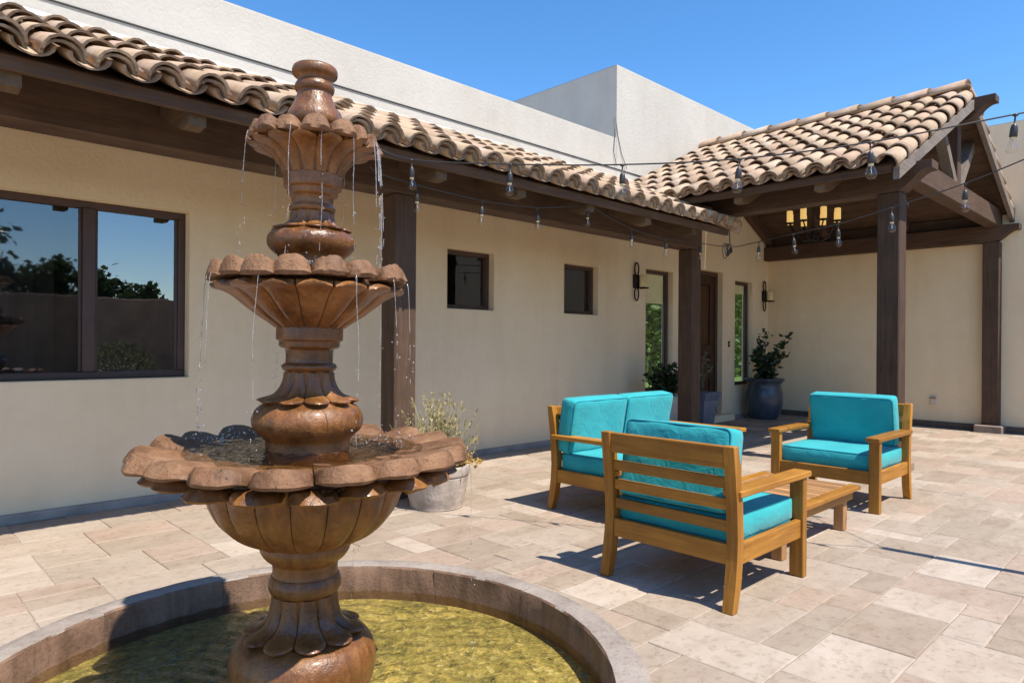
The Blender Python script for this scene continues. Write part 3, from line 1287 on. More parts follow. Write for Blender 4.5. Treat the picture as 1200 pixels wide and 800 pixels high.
slope_box('barge_rafter', PEX + .01, RX - .002, -.125, -.028, GY - .125, GY - .075, 'weathered_x')
slope_box('barge_rafter', RX + .002, BACK_X - .002, -.125, -.028, GY - .125, GY - .075, 'weathered_x')
for y in (3.1, 4.2, WALL_Y - .12):
    slope_box('rafter', FX + .0, RX - .10, -.17, -.03, y, y + .10, 'beam_x')
    slope_box('rafter', RX + .10, BACK_X - .002, -.17, -.03, y, y + .10, 'beam_x')
box('wall_plate', (BACK_X - .07, GY + .20, 2.767), (BACK_X - .003, WALL_Y - .003, 2.93), 'beam', house, .006, True)
# ceiling boards follow the slope, each runs along y
nbl = 17
for k in range(nbl):
    a = PEX + .03 + (RX - PEX - .03) * k / nbl
    b = PEX + .03 + (RX - PEX - .03) * (k + 1) / nbl - .006
    slope_box('ceiling_board', a, b, -.026, 0, GY - .072, WALL_Y - .002, 'beam_y')
nbl = 14
for k in range(nbl):
    a = RX + (BACK_X - RX) * k / nbl + .003
    b = RX + (BACK_X - RX) * (k + 1) / nbl - .003
    slope_box('ceiling_board', a, b, -.026, 0, GY - .072, WALL_Y - .002, 'beam_y')
box('portico_fascia', (PEX - .015, GY - .07, PEZ - .07), (PEX + .022, 4.30, PEZ - .002), 'beam', house, .006, True)
for y in (2.55, 3.35, 4.1):
    bm = bmesh.new()
    pl = [(PEX + .025 + a, PEZ - .03 + a * PSL + b) for a, b in tail_poly(.5)]
    prism(bm, pl, lambda a, b, t: Vector((a, t, b)), y - .045, y + .045)
    obj('rafter_tail', bm, 'tail_x', house, False, True)

proof = part_empty('portico_roof', house)
uxl, uyl, unl = Vector((0, -1, 0)), Vector((cb, 0, sb)), Vector((-sb, 0, cb))
pit = .217
ncol = 14
org = Vector((PEX, GY + .10 + ncol * pit, PEZ))


def skipf(c, r):
    # below the veranda roof surface
    p = org + uxl * (c * pit) + uyl * (-.10 + r * .355 + .2)
    vz = EZ + VS * (p.y - EY) + .02
    return p.z + .05 < vz and p.x < VX1 + .1


tile_field(proof, org, uxl, uyl, unl, ncol, 8, pit, .355, skipf)
# verge tiles on the left slope
for r in range(8):
    tile_at(CAP[1], 'verge_tile', proof, Vector((PEX, GY - .055, PEZ)) + uyl * (-.10 + r * .355) + unl * .035, uxl, uyl, unl, .6, R(-2), R(40))
# right slope (falls away from the view)
uxr, uyr, unr = Vector((0, 1, 0)), Vector((-cb, 0, sb)), Vector((sb, 0, cb))
orr = Vector((BACK_X - .02, GY + .10, RZ - PSL * (BACK_X - .02 - RX)))
tile_field(proof, orr, uxr, uyr, unr, ncol, 6, pit, .355, None, False, True)
for r in range(7):
    tile_at(CAP[1], 'verge_tile', proof, orr + Vector((0, -.15, 0)) + uyr * (-.06 + r * .34) + unr * .035, uxr, uyr, unr, .6, R(-2), R(-40))
# ridge tiles run along y
for k in range(9):
    tile_at(RIDGE, 'ridge_tile', proof, Vector((RX, GY - .06 + k * .38, RZ + .075)), Vector((1, 0, 0)), Vector((0, 1, 0)), Vector((0, 0, 1)), .6, R(-2))

# ---- small fittings on the house (things of their own)
fl = empty('flood_light', (FX + .22, GY + .07, 2.44), 'small black spotlight fixed to the freestanding portico post', 'spotlight')
box('bracket', (-.022, -.02, -.02), (.01, .02, .08), 'iron', fl, .004)
bm = bmesh.new()
lathe(bm, [(.0, -.05), (.038, -.05), (.042, .03), (.03, .05), (0, .05)], 16)
o = obj('lamp_head', bm, 'iron', fl, True)
o.location = (.045, -.01, .02)
o.rotation_euler = (R(50), 0, 0)

dbl = empty('doorbell', (9.797, WALL_Y, 1.16), 'tiny dark doorbell button on the wall beside the front door', 'doorbell')
box('back_plate', (-.022, -.012, -.045), (.022, .004, .045), 'iron', dbl, .004)
bm = bmesh.new()
lathe(bm, [(0, -.002), (.012, -.002), (.012, .006), (0, .008)], 14)
o = obj('button', bm, 'white_plastic', dbl, True)
o.rotation_euler = (R(90), 0, 0)
o.location = (0, -.012, 0)

ol = empty('wall_outlet', (BACK_X, 2.81, .37), 'beige outlet box low on the portico back wall', 'outlet')
box('cover', (-.03, -.035, -.055), (.004, .035, .055), 'white_plastic', ol, .006)
box('hood', (-.05, -.037, .03), (-.028, .037, .057), 'plinth_grey', ol, .004)


def sconce(x, label):
    t = empty('wall_sconce', (x, WALL_Y, 1.965), label, 'sconce', 'iron candle sconces beside the front door')

    def ring(zc):
        bm = bmesh.new()
        tube(bm, [(.045 * math.sin(a), -.03, zc + .085 * math.cos(a)) for a in [2 * PI * k / 20 for k in range(20)]], .010, 6, True)
        obj('link_ring', bm, 'iron', t, True)
    ring(.155)
    ring(-.165)
    box('back_plate', (-.045, -.05, -.09), (.045, .004, .085), 'iron', t, .008)
    box('tray', (-.015, -.165, -.10), (.085, -.045, -.08), 'iron', t, .006)
    bm = bmesh.new()
    lathe(bm, [(0, 0), (.048, 0), (.05, .01), (.05, .145), (.043, .155), (.03, .148), (0, .146)], 24)
    c = obj('candle', bm, 'candle', t, True)
    c.location = (.035, -.11, -.08)
    bm = bmesh.new()
    tube(bm, [(0, 0, .144), (.001, 0, .165)], .002, 5)
    obj('wick', bm, 'rubber', c)


sconce(7.325, 'black iron link sconce with cream candle between the small window and the entry')
sconce(10.93, 'black iron link sconce with cream candle above the blue pot in the wall corner')

# ---- chandelier
ch = empty('chandelier', (RX, 3.66, 3.66), 'black iron chandelier with glowing amber candle shades under the portico ceiling', 'chandelier')
bm = bmesh.new()
tube(bm, [(0, 0, 0), (0, 0, -1.04)], .012, 8)
lathe(bm, [(0, .0), (.06, .0), (.05, -.03), (0, -.035)], 16)
obj('stem', bm, 'iron', ch, True)
bm = bmesh.new()
lathe(bm, smooth_prof([(0, -1.17), (.03, -1.15), (.045, -1.10), (.03, -1.04), (.018, -1.0), (0, -.99)], 3), 16)
obj('hub', bm, 'iron', ch, True)
for k in range(8):
    a = math.atan2(-3.66, -RX) + R(22.5 + 45 * k)
    dx, dy = math.cos(a), math.sin(a)
    bm = bmesh.new()
    pts = []
    for q in range(11):
        t = q / 10
        rr = .305 * t
        z = -1.09 - .07 * math.sin(PI * min(1, t * 1.25)) + .16 * t ** 3
        pts.append((dx * rr, dy * rr, z))
    tube(bm, pts, .010, 6)
    arm = obj('arm', bm, 'iron', ch, True)
    bm = bmesh.new()
    lathe(bm, [(0, 0), (.055, 0), (.06, .012), (.03, .016), (0, .016)], 18)
    p = obj('drip_pan', bm, 'iron', arm, True)
    p.location = (dx * .305, dy * .305, -.932)
    bm = bmesh.new()
    lathe(bm, [(0, .016), (.035, .016), (.037, .03), (.037, .160), (.032, .166), (.027, .16), (.027, .14), (0, .14)], 20)
    p = obj('candle_shade', bm, 'lit_candle', arm, True)
    p.location = (dx * .305, dy * .305, -.932)

# ================================================================ FOUNTAIN
FP = Vector((1.008, 1.957, 0))
K = .00263
KR = K * .957                             # radii: off-axis circles look wider


def fz(y):
    return 1.15 - (y - 400.3) * K


fnt = empty('fountain', FP, 'three tiered brown carved stone fountain with petal edged bowls and falling water', 'fountain')
tilt_axis = FWD.copy()
fnt.rotation_mode = 'QUATERNION'
fnt.rotation_quaternion = Matrix.Rotation(R(.72), 3, tilt_axis).to_quaternion()
TO_CAM = math.atan2(-FP.y, -FP.x)        # direction of the camera seen from the fountain
A_RIGHT = TO_CAM + PI / 2                # image right


def prof(pts):
    return [(r * KR, fz(y)) for r, y in pts]


def turned(name, pts, mat='cantera', n=64, sub=3, parent=fnt):
    bm = bmesh.new()
    lathe(bm, smooth_prof(prof(pts), sub), n)
    return obj(name, bm, mat, parent, True)


def sub_patch(fn_out, fn_in, nu, nv):
    """closed thick patch from two parametric sheets (u in -1..1, v in 0..1)"""
    vs, fs = [], []
    for fn in (fn_out, fn_in):
        for j in range(nv + 1):
            for i in range(nu + 1):
                vs.append(tuple(fn(-1 + 2 * i / nu, j / nv)))
    m = (nu + 1) * (nv + 1)

    def I(s, i, j):
        return s * m + j * (nu + 1) + i
    for j in range(nv):
        for i in range(nu):
            fs.append((I(0, i, j), I(0, i + 1, j), I(0, i + 1, j + 1), I(0, i, j + 1)))
            fs.append((I(1, i + 1, j), I(1, i, j), I(1, i, j + 1), I(1, i + 1, j + 1)))
    for i in range(nu):
        fs.append((I(0, i + 1, 0), I(0, i, 0), I(1, i, 0), I(1, i + 1, 0)))
        fs.append((I(0, i, nv), I(0, i + 1, nv), I(1, i + 1, nv), I(1, i, nv)))
    for j in range(nv):
        fs.append((I(0, 0, j), I(0, 0, j + 1), I(1, 0, j + 1), I(1, 0, j)))
        fs.append((I(0, nu, j + 1), I(0, nu, j), I(1, nu, j), I(1, nu, j + 1)))
    return vs, fs


def mesh_of(name, vs, fs, mat, smooth=True, sharp=38):
    bm = bmesh.new()
    vv = [bm.verts.new(v) for v in vs]
    for f_ in fs:
        bm.faces.new([vv[i] for i in f_])
    bmesh.ops.recalc_face_normals(bm, faces=bm.faces[:])
    me = bpy.data.meshes.new(name)
    bm.to_mesh(me)
    bm.free()
    if smooth:
        me.polygons.foreach_set('use_smooth', [True] * len(me.polygons))
    me.materials.append(MAT[mat])
    if smooth:
        me.set_sharp_from_angle(angle=R(sharp))
    return me


def interp(pr, t):
    n = len(pr) - 1
    i = min(int(t * n), n - 1)
    f_ = t * n - i
    return pr[i][0] + (pr[i + 1][0] - pr[i][0]) * f_, pr[i][1] + (pr[i + 1][1] - pr[i][1]) * f_


def flute_mesh(name, pts, n, mat, lip=.22, thick=.02, fill=.97, toe=0.0):
    """one fluted petal of a bowl or skirt; pts run from the root to the rounded lip"""
    pr = smooth_prof(prof(pts), 4)
    half = PI / n * fill

    def width(v):
        if v < 1 - lip:
            return 1.0
        q = (v - (1 - lip)) / lip
        return max(.12, math.sqrt(max(0, 1 - q * q)))

    def outer(u, v):
        r, z = interp(pr, v)
        a = u * half * width(v)
        edge = abs(u) ** 5
        puff = (1 - u * u) * .004
        r = r + puff - .007 * edge + toe * (1 - u * u) * math.exp(-((v - .90) / .09) ** 2)
        return Vector((r * math.cos(a), r * math.sin(a), z))

    def inner(u, v):
        r, z = interp(pr, v)
        a = u * half * width(v)
        r2, z2 = interp(pr, max(0, v - .04))
        r3, z3 = interp(pr, min(1, v + .04))
        d = Vector((r3 - r2, z3 - z2)).normalized()
        nr, nz = -abs(d.y), (d.x if d.y > 0 else d.x)
        rr = max(.004, r - thick * abs(d.y) - .004)
        zz = z + thick * abs(d.x) * (1 if pts[-1][1] < pts[0][1] else -1)
        if pts[-1][1] > pts[0][1]:
            zz = z - thick * abs(d.x)
        return Vector((rr * math.cos(a), rr * math.sin(a), zz))
    vs, fs = sub_patch(outer, inner, 8, 26)
    return mesh_of(name, vs, fs, mat)


def rim_petal(name, R0, R1, yb_in, yb_out, yt_in, yt_out, n, mat, fill=.985, scal=.10, VC=.88, flo=.22):
    """thick scalloped petal of a rim: half moon outer face, top sloping in to the water"""
    half = PI / n * fill

    def outl(u, v):
        Rm = R1 * KR * (1 - scal * abs(u) ** 2.4)
        r = R0 * KR + (Rm - R0 * KR) * v
        return r, u * half


    def top(u, v):
        r, a = outl(u, v)
        zb = fz(yb_in + (yb_out - yb_in) * v)
        zi = fz(yt_in)
        arch = math.sqrt(max(0, 1 - abs(u) ** 2.3))
        zc = zb + (fz(yt_out) - zb) * (flo + (1 - flo) * arch)
        if v < VC:
            q = v / VC
            z = zi + (zc - zi) * (.35 * q + .65 * q * q)
        else:
            q = (v - VC) / (1 - VC)
            z = zc - (zc - zb) * (.35 * q + .65 * q * q) * .80
        return Vector((r * math.cos(a), r * math.sin(a), z))

    def bot(u, v):
        r, a = outl(u, v)
        zb = fz(yb_in + (yb_out - yb_in) * v)
        r -= .006 * v
        return Vector((r * math.cos(a), r * math.sin(a), zb))
    vs, fs = sub_patch(top, bot, 14, 17)
    out = []
    for sd in range(4):
        vv = []
        for v in vs:
            q = Vector(v)
            dn = mnoise.noise(q * 16 + Vector((sd * 7.3, sd * 3.1, 0))) * .007 + mnoise.noise(q * 45 + Vector((sd, 0, 5))) * .003
            ch = mnoise.noise(q * 30 + Vector((sd * 2.7, 9, 1)))
            if ch > .42 and math.hypot(v[0], v[1]) > R1 * KR * .86:
                dn -= (ch - .42) * .05
            vv.append(tuple(q + Vector((q.x, q.y, 0)).normalized() * dn + Vector((0, 0, dn * .7))))
        out.append(mesh_of(name, vv, fs, mat))
    return out


rfn = random.Random(3)


def around(me, name, n, parent, phase=0.0, jit=.0):
    for k in range(n):
        o = link(bpy.data.objects.new(name, me[rfn.randrange(len(me))] if isinstance(me, list) else me), parent)
        o.rotation_euler = (R(rfn.uniform(-jit, jit)), R(rfn.uniform(-jit, jit)), TO_CAM + phase + 2 * PI * k / n)


# finial
turned('finial', [(0, 78), (16, 78), (24, 79), (27, 83), (26.5, 89), (22.5, 92), (20.5, 96), (21.5, 98), (23.8, 103), (22.5, 108),
                  (20.5, 110), (21.5, 115), (25.5, 125), (30.5, 134), (32.5, 141), (31, 147), (27, 151), (26, 166)])
# ---- top bowl
b1 = turned('top_bowl', [(33, 210), (33, 205), (42, 190), (50, 182), (54, 174), (52, 166), (40, 163), (20, 162), (0, 162)], 'cantera_dark')
around(flute_mesh('bowl_petal', [(34, 207), (37, 200), (43, 192), (51, 184), (61, 179), (71, 177), (75, 173)], 14, 'cantera', .24, .014), 'bowl_petal', 14, b1, PI / 14 + .05)
around(rim_petal('rim_petal', 42, 83, 169, 173, 160, 154, 14, 'cantera_dry', .995, .09, .80, .20), 'rim_petal', 14, b1, .05, .5)
# ---- pedestal between top and middle bowl
p1 = turned('upper_pedestal', [(34, 206), (34.5, 208), (34.5, 220), (33, 222), (30.5, 223), (30, 229), (27, 231), (25, 233), (24.5, 240), (26, 242), (27.8, 245),
                               (26, 248.5), (24, 250), (24, 258), (28, 268), (42, 272), (49.5, 276), (52.5, 284), (50, 292), (44, 298), (39, 303), (38, 322)])
around(flute_mesh('skirt_petal', [(25, 250), (25.5, 256), (28, 262), (34, 266.5), (41, 268), (44, 272)], 10, 'cantera', .16, .010, .97, .010), 'skirt_petal', 10, p1, .1)
# ---- middle bowl
b2 = turned('middle_bowl', [(39, 386), (39, 382), (52, 372), (66, 363), (80, 350), (88, 340), (84, 329), (70, 325), (40, 324), (0, 324)], 'cantera_dark')
around(flute_mesh('bowl_petal', [(40, 384), (47, 379), (60, 371), (75, 360), (88, 350), (100, 344), (110, 342), (113, 337)], 16, 'cantera', .24, .018), 'bowl_petal', 16, b2, 0.03)
around(rim_petal('rim_petal', 66, 120, 329, 331, 319, 310, 16, 'cantera_dry', .997, .08, .82, .22), 'rim_petal', 16, b2, PI / 16 + .03, .6)
# ---- pedestal between middle and big bowl
p2 = turned('middle_pedestal', [(39, 383), (39.5, 385), (39.5, 397), (38, 399), (36, 400), (35.5, 406), (32, 408), (28.5, 410), (28, 424), (30, 425.5),
                                (33, 429), (31, 433), (28.5, 435), (28, 446), (32, 460), (48, 470), (60, 477), (66, 489), (63.5, 501), (55, 509), (51, 513), (49.5, 518), (49.5, 545)])
around(flute_mesh('skirt_petal', [(28.5, 436), (29.5, 444), (33, 453), (40, 461), (50, 465), (55, 470)], 10, 'cantera', .16, .013, .97, .016), 'skirt_petal', 10, p2, .2)
# ---- big bowl
b3 = turned('lower_bowl', [(52, 636), (52, 631), (66, 627), (84, 616), (98, 599), (107, 580), (112, 562), (135, 552), (148, 545), (140, 539), (80, 539), (0, 539)], 'cantera_dark')
around(flute_mesh('bowl_petal', [(53, 633), (63, 630), (81, 621), (97, 607), (107, 592), (113, 577), (117, 564), (126, 556), (140, 551)], 18, 'cantera', .08, .024), 'bowl_petal', 18, b3, 0.02)
around(rim_petal('lower_rim_petal', 104, 182, 552, 553, 544, 540, 18, 'cantera', .97, .12, .86, .15), 'lower_rim_petal', 18, b3, 0.02, .6)
around(rim_petal('rim_petal', 110, 199, 534, 535, 527, 516, 18, 'cantera_dry', .995, .10), 'rim_petal', 18, b3, PI / 18 + .02, .6)
# ---- bottom pedestal
p3 = turned('lower_pedestal', [(53, 631), (53.5, 634), (53.5, 640), (51, 645), (47, 650), (42, 654), (39, 657), (38.5, 669), (40, 671), (43, 677), (43, 684), (40.5, 690),
                               (37, 692), (36, 700), (37, 722), (46, 738), (60, 738), (74, 743), (83, 754), (87, 771), (84, 791), (75, 807), (68, 816), (66, 826)])
around(flute_mesh('skirt_petal', [(37.5, 692), (38.5, 702), (41, 714), (46, 724), (54, 730), (62, 733), (68, 739)], 10, 'cantera', .16, .024, .97, .016), 'skirt_petal', 10, p3, .12)


# ---- water in the bowls
def water_disc(name, r, z, parent, mat, amp=.002, n=64, rings=14, r0=0.0, sources=()):
    vs, fs = [], []
    for j in range(rings + 1):
        rr = r0 + (r - r0) * j / rings
        for i in range(n):
            a = 2 * PI * i / n
            x, y = rr * math.cos(a), rr * math.sin(a)
            h = 0
            for (sx, sy, wl, am) in sources:
                dd = math.hypot(x - sx, y - sy)
                h += am * math.sin(2 * PI * dd / wl) * math.exp(-dd * 2.2)
            vs.append((x, y, z + h + amp * rfn.uniform(-.4, .4)))
    for j in range(rings):
        for i in range(n):
            fs.append((j * n + i, (j + 1) * n + i, (j + 1) * n + (i + 1) % n, j * n + (i + 1) % n))
    return pydata(name, vs, fs, mat, parent, True)


water_disc('bowl_water', 140 * KR, fz(525), fnt, 'bowl_water', .0015, 64, 16, 49 * KR, [(.3 * math.cos(A_RIGHT), .3 * math.sin(A_RIGHT), .05, .004), (-.3 * math.cos(A_RIGHT), -.3 * math.sin(A_RIGHT), .045, .004)])
water_disc('bowl_water', 84 * KR, fz(318), fnt, 'bowl_water', .001, 48, 6, 37 * KR)
water_disc('bowl_water', 50 * KR, fz(160), fnt, 'bowl_water', .001, 40, 4, 25 * KR)


# ---- falling water: thin broken streams
def stream(ang, r, y0, y1, out, w, breaks=.35, parent=fnt):
    bm = bmesh.new()
    z0, z1 = fz(y0), fz(y1)
    v = max(.02, out)
    seg = []
    w *= .46
    nseg = max(10, int((z0 - z1) / .012))
    ph = rfn.uniform(0, 6)
    for k in range(nseg + 1):
        t = k / nseg
        z = z0 - (z0 - z1) * t
        rr = r * KR + v * math.sqrt(t)
        a2 = ang + .012 * math.sin(9 * t + ph)
        rad = w * (1 - .45 * t) * (.65 + .5 * abs(math.sin(23 * t + ph) * math.cos(11 * t)))
        p = (rr * math.cos(a2), rr * math.sin(a2), z)
        if t > .3 and rfn.random() < breaks * t:
            if len(seg) > 1:
                tube(bm, [s[0] for s in seg], [s[1] for s in seg], 6)
            seg = []
            continue
        seg.append((p, rad))
    if len(seg) > 1:
        tube(bm, [s[0] for s in seg], [s[1] for s in seg], 6)
    for k in range(int(10 * breaks)):
        t = rfn.uniform(.3, 1)
        z = z0 - (z0 - z1) * t
        rr = r * KR + v * math.sqrt(t) + rfn.uniform(-.012, .012)
        a2 = ang + rfn.uniform(-.05, .05)
        bmesh.ops.create_icosphere(bm, subdivisions=1, radius=rfn.uniform(.0015, .0035),
                                   matrix=Matrix.Translation((rr * math.cos(a2), rr * math.sin(a2), z)))
    o = obj('water_stream', bm, 'stream', parent, True)
    o['kind'] = 'stuff'
    return o


A = lambda d: TO_CAM + R(d)
# top bowl -> middle bowl
for dgr, out, w, br in ((-19, .0, .0028, .45), (6, .0, .0032, .3), (33, .004, .0026, .5), (72, .015, .0050, .2), (79, .022, .0058, .15), (86, .028, .0040, .3),
                        (63, .01, .0035, .4), (-74, .01, .0028, .6), (150, .01, .003, .5), (215, .01, .003, .5)):
    stream(A(dgr), 77, 166, 322, out, w, br)
# middle bowl -> big bowl
for dgr, out, w, br in ((-88, .02, .0034, .7), (-80, .015, .0026, .8), (-66, .012, .0022, .8), (-28, .0, .003, .5), (24, .0, .0032, .4), (52, .01, .0026, .7),
                        (86, .02, .0030, .7), (130, .01, .003, .6), (200, .01, .003, .6)):
    stream(A(dgr), 117, 328, 526, out, w, br)
# big bowl -> pool
for dgr, out, w, br in ((64, .005, .0026, .8), (160, .01, .003, .6)):
    stream(A(dgr), 203, 536, 818, out, w, br)
# splash froth
bm = bmesh.new()
for (cx, cy, zz, nn, sp) in ((-.30, .10, fz(524), 70, .05), (.20, .16, fz(524), 60, .06), (-.22, .26, fz(524), 40, .05), (.02, -.17, fz(316), 40, .035), (.16, .02, fz(316), 30, .03)):
    c = RIGHT * cx + FWD * cy
    for k in range(nn):
        bmesh.ops.create_icosphere(bm, subdivisions=1, radius=rfn.uniform(.0012, .0036), matrix=Matrix.Translation(
            (c.x + rfn.gauss(0, sp), c.y + rfn.gauss(0, sp), zz + abs(rfn.gauss(0, .014)))))
o = obj('splash', bm, 'stream', fnt, True)
o['kind'] = 'stuff'

# ---- basin
bas = empty('fountain_basin', BAS, 'low round stone basin ring filled with shallow rippling water under the fountain', 'basin')
RO, RI, HT = 1.062, .945, .15
NS = 13
for k in range(NS):
    a0 = 2 * PI * k / NS + .0008
    a1 = 2 * PI * (k + 1) / NS - .0008
    pr = [(RI, -.01), (RI - .002, .05), (RI + .000, HT - .008), (RI + .006, HT - .001), ((RO + RI) / 2, HT + .001), (RO - .02, HT - .003), (RO - .004, HT - .012), (RO + .006, -.012)]
    m = 9
    vs, fs = [], []
    off = rfn.uniform(-.001, .001)
    for i in range(m + 1):
        a = a0 + (a1 - a0) * i / m
        e = .0006 if i in (0, m) else 0
        for (r, z) in pr:
            r2 = r + off + rfn.uniform(-.002, .002) + (e if r < 1 else -e)
            vs.append((r2 * math.cos(a), r2 * math.sin(a), z + rfn.uniform(-.0015, .0015) - (e if z > .1 else 0)))
    q = len(pr)
    for i in range(m):
        for j in range(q - 1):
            fs.append((i * q + j, i * q + j + 1, (i + 1) * q + j + 1, (i + 1) * q + j))
    fs.append(tuple(range(q)))
    fs.append(tuple(m * q + j for j in range(q)))
    me = mesh_of('ring_stone', vs, fs, 'ring_stone', True)
    me.materials.append(MAT['ring_wet'])
    for p in me.polygons:
        if math.hypot(p.center.x, p.center.y) < RI + .004 and p.center.z < HT - .004:
            p.material_index = 1
    link(bpy.data.objects.new('ring_stone', me), bas)
bm = bmesh.new()
lathe(bm, [(0, .004), (RI + .01, .004), (RI + .01, -.011), (0, -.011)], 72, cap=False)
obj('basin_floor', bm, 'pool_floor', bas)
src = [(.35 * math.cos(A(60)) * 1, .35 * math.sin(A(60)), .075, .006), (.55 * math.cos(A(-84)), .55 * math.sin(A(-84)), .07, .007),
       (.55 * math.cos(A(95)), .55 * math.sin(A(95)), .08, .004), (.5 * math.cos(A(1)), .5 * math.sin(A(1)), .07, .004), (.5 * math.cos(A(160)), .5 * math.sin(A(160)), .08, .004)]
water_disc('basin_water', RI + .004, .042, bas, 'water', .0003, 220, 110, 0.02, src)

# ================================================================ FURNITURE


def leg_poly(name, pts, y0, y1, mat, parent):
    """pts in local xz, extruded in y"""
    bm = bmesh.new()
    prism(bm, pts, lambda a, b, t: Vector((a, t, b)), y0, y1)
    bmesh.ops.bevel(bm, geom=bm.edges[:], offset=.003, segments=1, affect='EDGES')
    return obj(name, bm, mat, parent)


BACK_PATH = [(-.372, 0), (-.352, .10), (-.335, .22), (-.330, .32), (-.338, .45), (-.356, .60), (-.372, .715)]


def back_leg_pts(w=.052):
    fr = [(x + w * (.85 if z in (0, .715) else 1), z) for x, z in BACK_PATH]
    bk = [(x, z) for x, z in reversed(BACK_PATH)]
    return fr + bk


def bx(z):
    for (xa, za), (xb, zb) in zip(BACK_PATH, BACK_PATH[1:]):
        if za <= z <= zb:
            return xa + (xb - xa) * (z - za) / (zb - za)
    return BACK_PATH[-1][0]


def seat_frame(t, hw):
    """t faces +x, hw half width"""
    for s in (-1, 1):
        y0, y1 = sorted((s * hw, s * (hw - .052)))
        leg_poly('back_leg', back_leg_pts(), y0, y1, 'acacia_z', t)
        y0, y1 = sorted((s * (hw + .004), s * (hw - .066)))
        box('front_leg', (.325, y0, 0), (.370, y1, .492), 'acacia', t, .003)
        y0, y1 = sorted((s * (hw + .014), s * (hw - .078)))
        a = box('armrest', (-.325, y0, .492), (.402, y1, .522), 'acacia', t, .005)
        y0, y1 = sorted((s * (hw - .008), s * (hw - .036)))
        box('side_rail', (-.285, y0, .195), (.325, y1, .285), 'acacia', t, .003)
    box('front_rail', (.335, -hw + .066, .195), (.362, hw - .066, .285), 'acacia', t, .003)
    # back rails and slats
    yy = hw - .052
    xr = bx(.24)
    box('rear_rail', (xr + .006, -yy, .195), (xr + .034, yy, .285), 'acacia', t, .003)
    for z0, z1 in ((.335, .385), (.430, .480), (.525, .575)):
        x = bx((z0 + z1) / 2)
        box('back_slat', (x + .012, -yy, z0), (x + .034, yy, z1), 'acacia', t, .003)
    x = bx(.66)
    box('top_rail', (x + .006, -yy, .615), (x + .040, yy, .712), 'acacia', t, .004)
    n = 5
    for k in range(n):
        x = -.24 + k * .12
        box('seat_slat', (x, -hw + .037, .240), (x + .06, hw - .037, .262), 'acacia', t, .002)


def cushion(name, size, loc, rot, label, group, puff=.018, seedv=0):
    """soft box: size (x depth, y width, z thickness), piping round both faces"""
    sx, sy, sz = size
    rc = random.Random(seedv)
    vs, fs, idx = [], [], {}
    nx, ny, nz = 12, 16, 4
    rad = min(.022, sz * .3)

    def shape(u, v, w):
        # u,v,w in -1..1 -> rounded, puffed box
        p = Vector((u * sx / 2, v * sy / 2, w * sz / 2))
        hx_, hy_, hz_ = sx / 2 - rad, sy / 2 - rad, sz / 2 - rad
        c = Vector((max(-hx_, min(hx_, p.x)), max(-hy_, min(hy_, p.y)), max(-hz_, min(hz_, p.z))))
        dlt = p - c
        if dlt.length > 1e-9:
            p = c + dlt.normalized() * rad
        fx, fy = max(0, 1 - u ** 4), max(0, 1 - v ** 4)
        p.z += math.copysign(1, w) * puff * fx * fy * (abs(w) ** 2)
        p.x += (u ** 3) * .006 * (1 - v * v) * (1 - w * w)
        p.y += (v ** 3) * .006 * (1 - u * u) * (1 - w * w)
        p.z += .0025 * math.sin(7 * v + seedv) * math.cos(5 * u + seedv * 2) * abs(w)
        return p

    def grid(n):
        # denser near edges
        return [math.sin(PI / 2 * (-1 + 2 * k / n)) for k in range(n + 1)]

    def add(u, v, w):
        k = (round(u, 5), round(v, 5), round(w, 5))
        if k not in idx:
            idx[k] = len(vs)
            vs.append(tuple(shape(*k)))
        return idx[k]
    U, V_, W = grid(nx), grid(ny), grid(nz)
    for w in (-1, 1):
        for i in range(nx):
            for j in range(ny):
                fs.append((add(U[i], V_[j], w), add(U[i + 1], V_[j], w), add(U[i + 1], V_[j + 1], w), add(U[i], V_[j + 1], w)))
    for u in (-1, 1):
        for j in range(ny):
            for k in range(nz):
                fs.append((add(u, V_[j], W[k]), add(u, V_[j + 1], W[k]), add(u, V_[j + 1], W[k + 1]), add(u, V_[j], W[k + 1])))
    for v in (-1, 1):
        for i in range(nx):
            for k in range(nz):
                fs.append((add(U[i], v, W[k]), add(U[i + 1], v, W[k]), add(U[i + 1], v, W[k + 1]), add(U[i], v, W[k + 1])))
    me = mesh_of(name, vs, fs, 'teal', True, 80)
    o = link(bpy.data.objects.new(name, me))
    o.matrix_world = Matrix.Translation(loc) @ rot
    tag(o, label, 'cushion', group)
    for w in (-1, 1):
        bm = bmesh.new()
        hx_, hy_ = sx / 2 - rad * .30, sy / 2 - rad * .30
        z = w * (sz / 2 - rad * .26)
        loop = []
        cr = .03
        for (cx, cy, a0) in ((hx_ - cr, hy_ - cr, 0), (-hx_ + cr, hy_ - cr, 90), (-hx_ + cr, -hy_ + cr, 180), (hx_ - cr, -hy_ + cr, 270)):
            for q in range(5):
                a = R(a0 + q * 22.5)
                loop.append((cx + cr * math.cos(a), cy + cr * math.sin(a), z))
            # intermediate points along the edge
        tube(bm, loop, .0042, 5, True)
        obj('piping', bm, 'teal_piping', o, True)
    return o


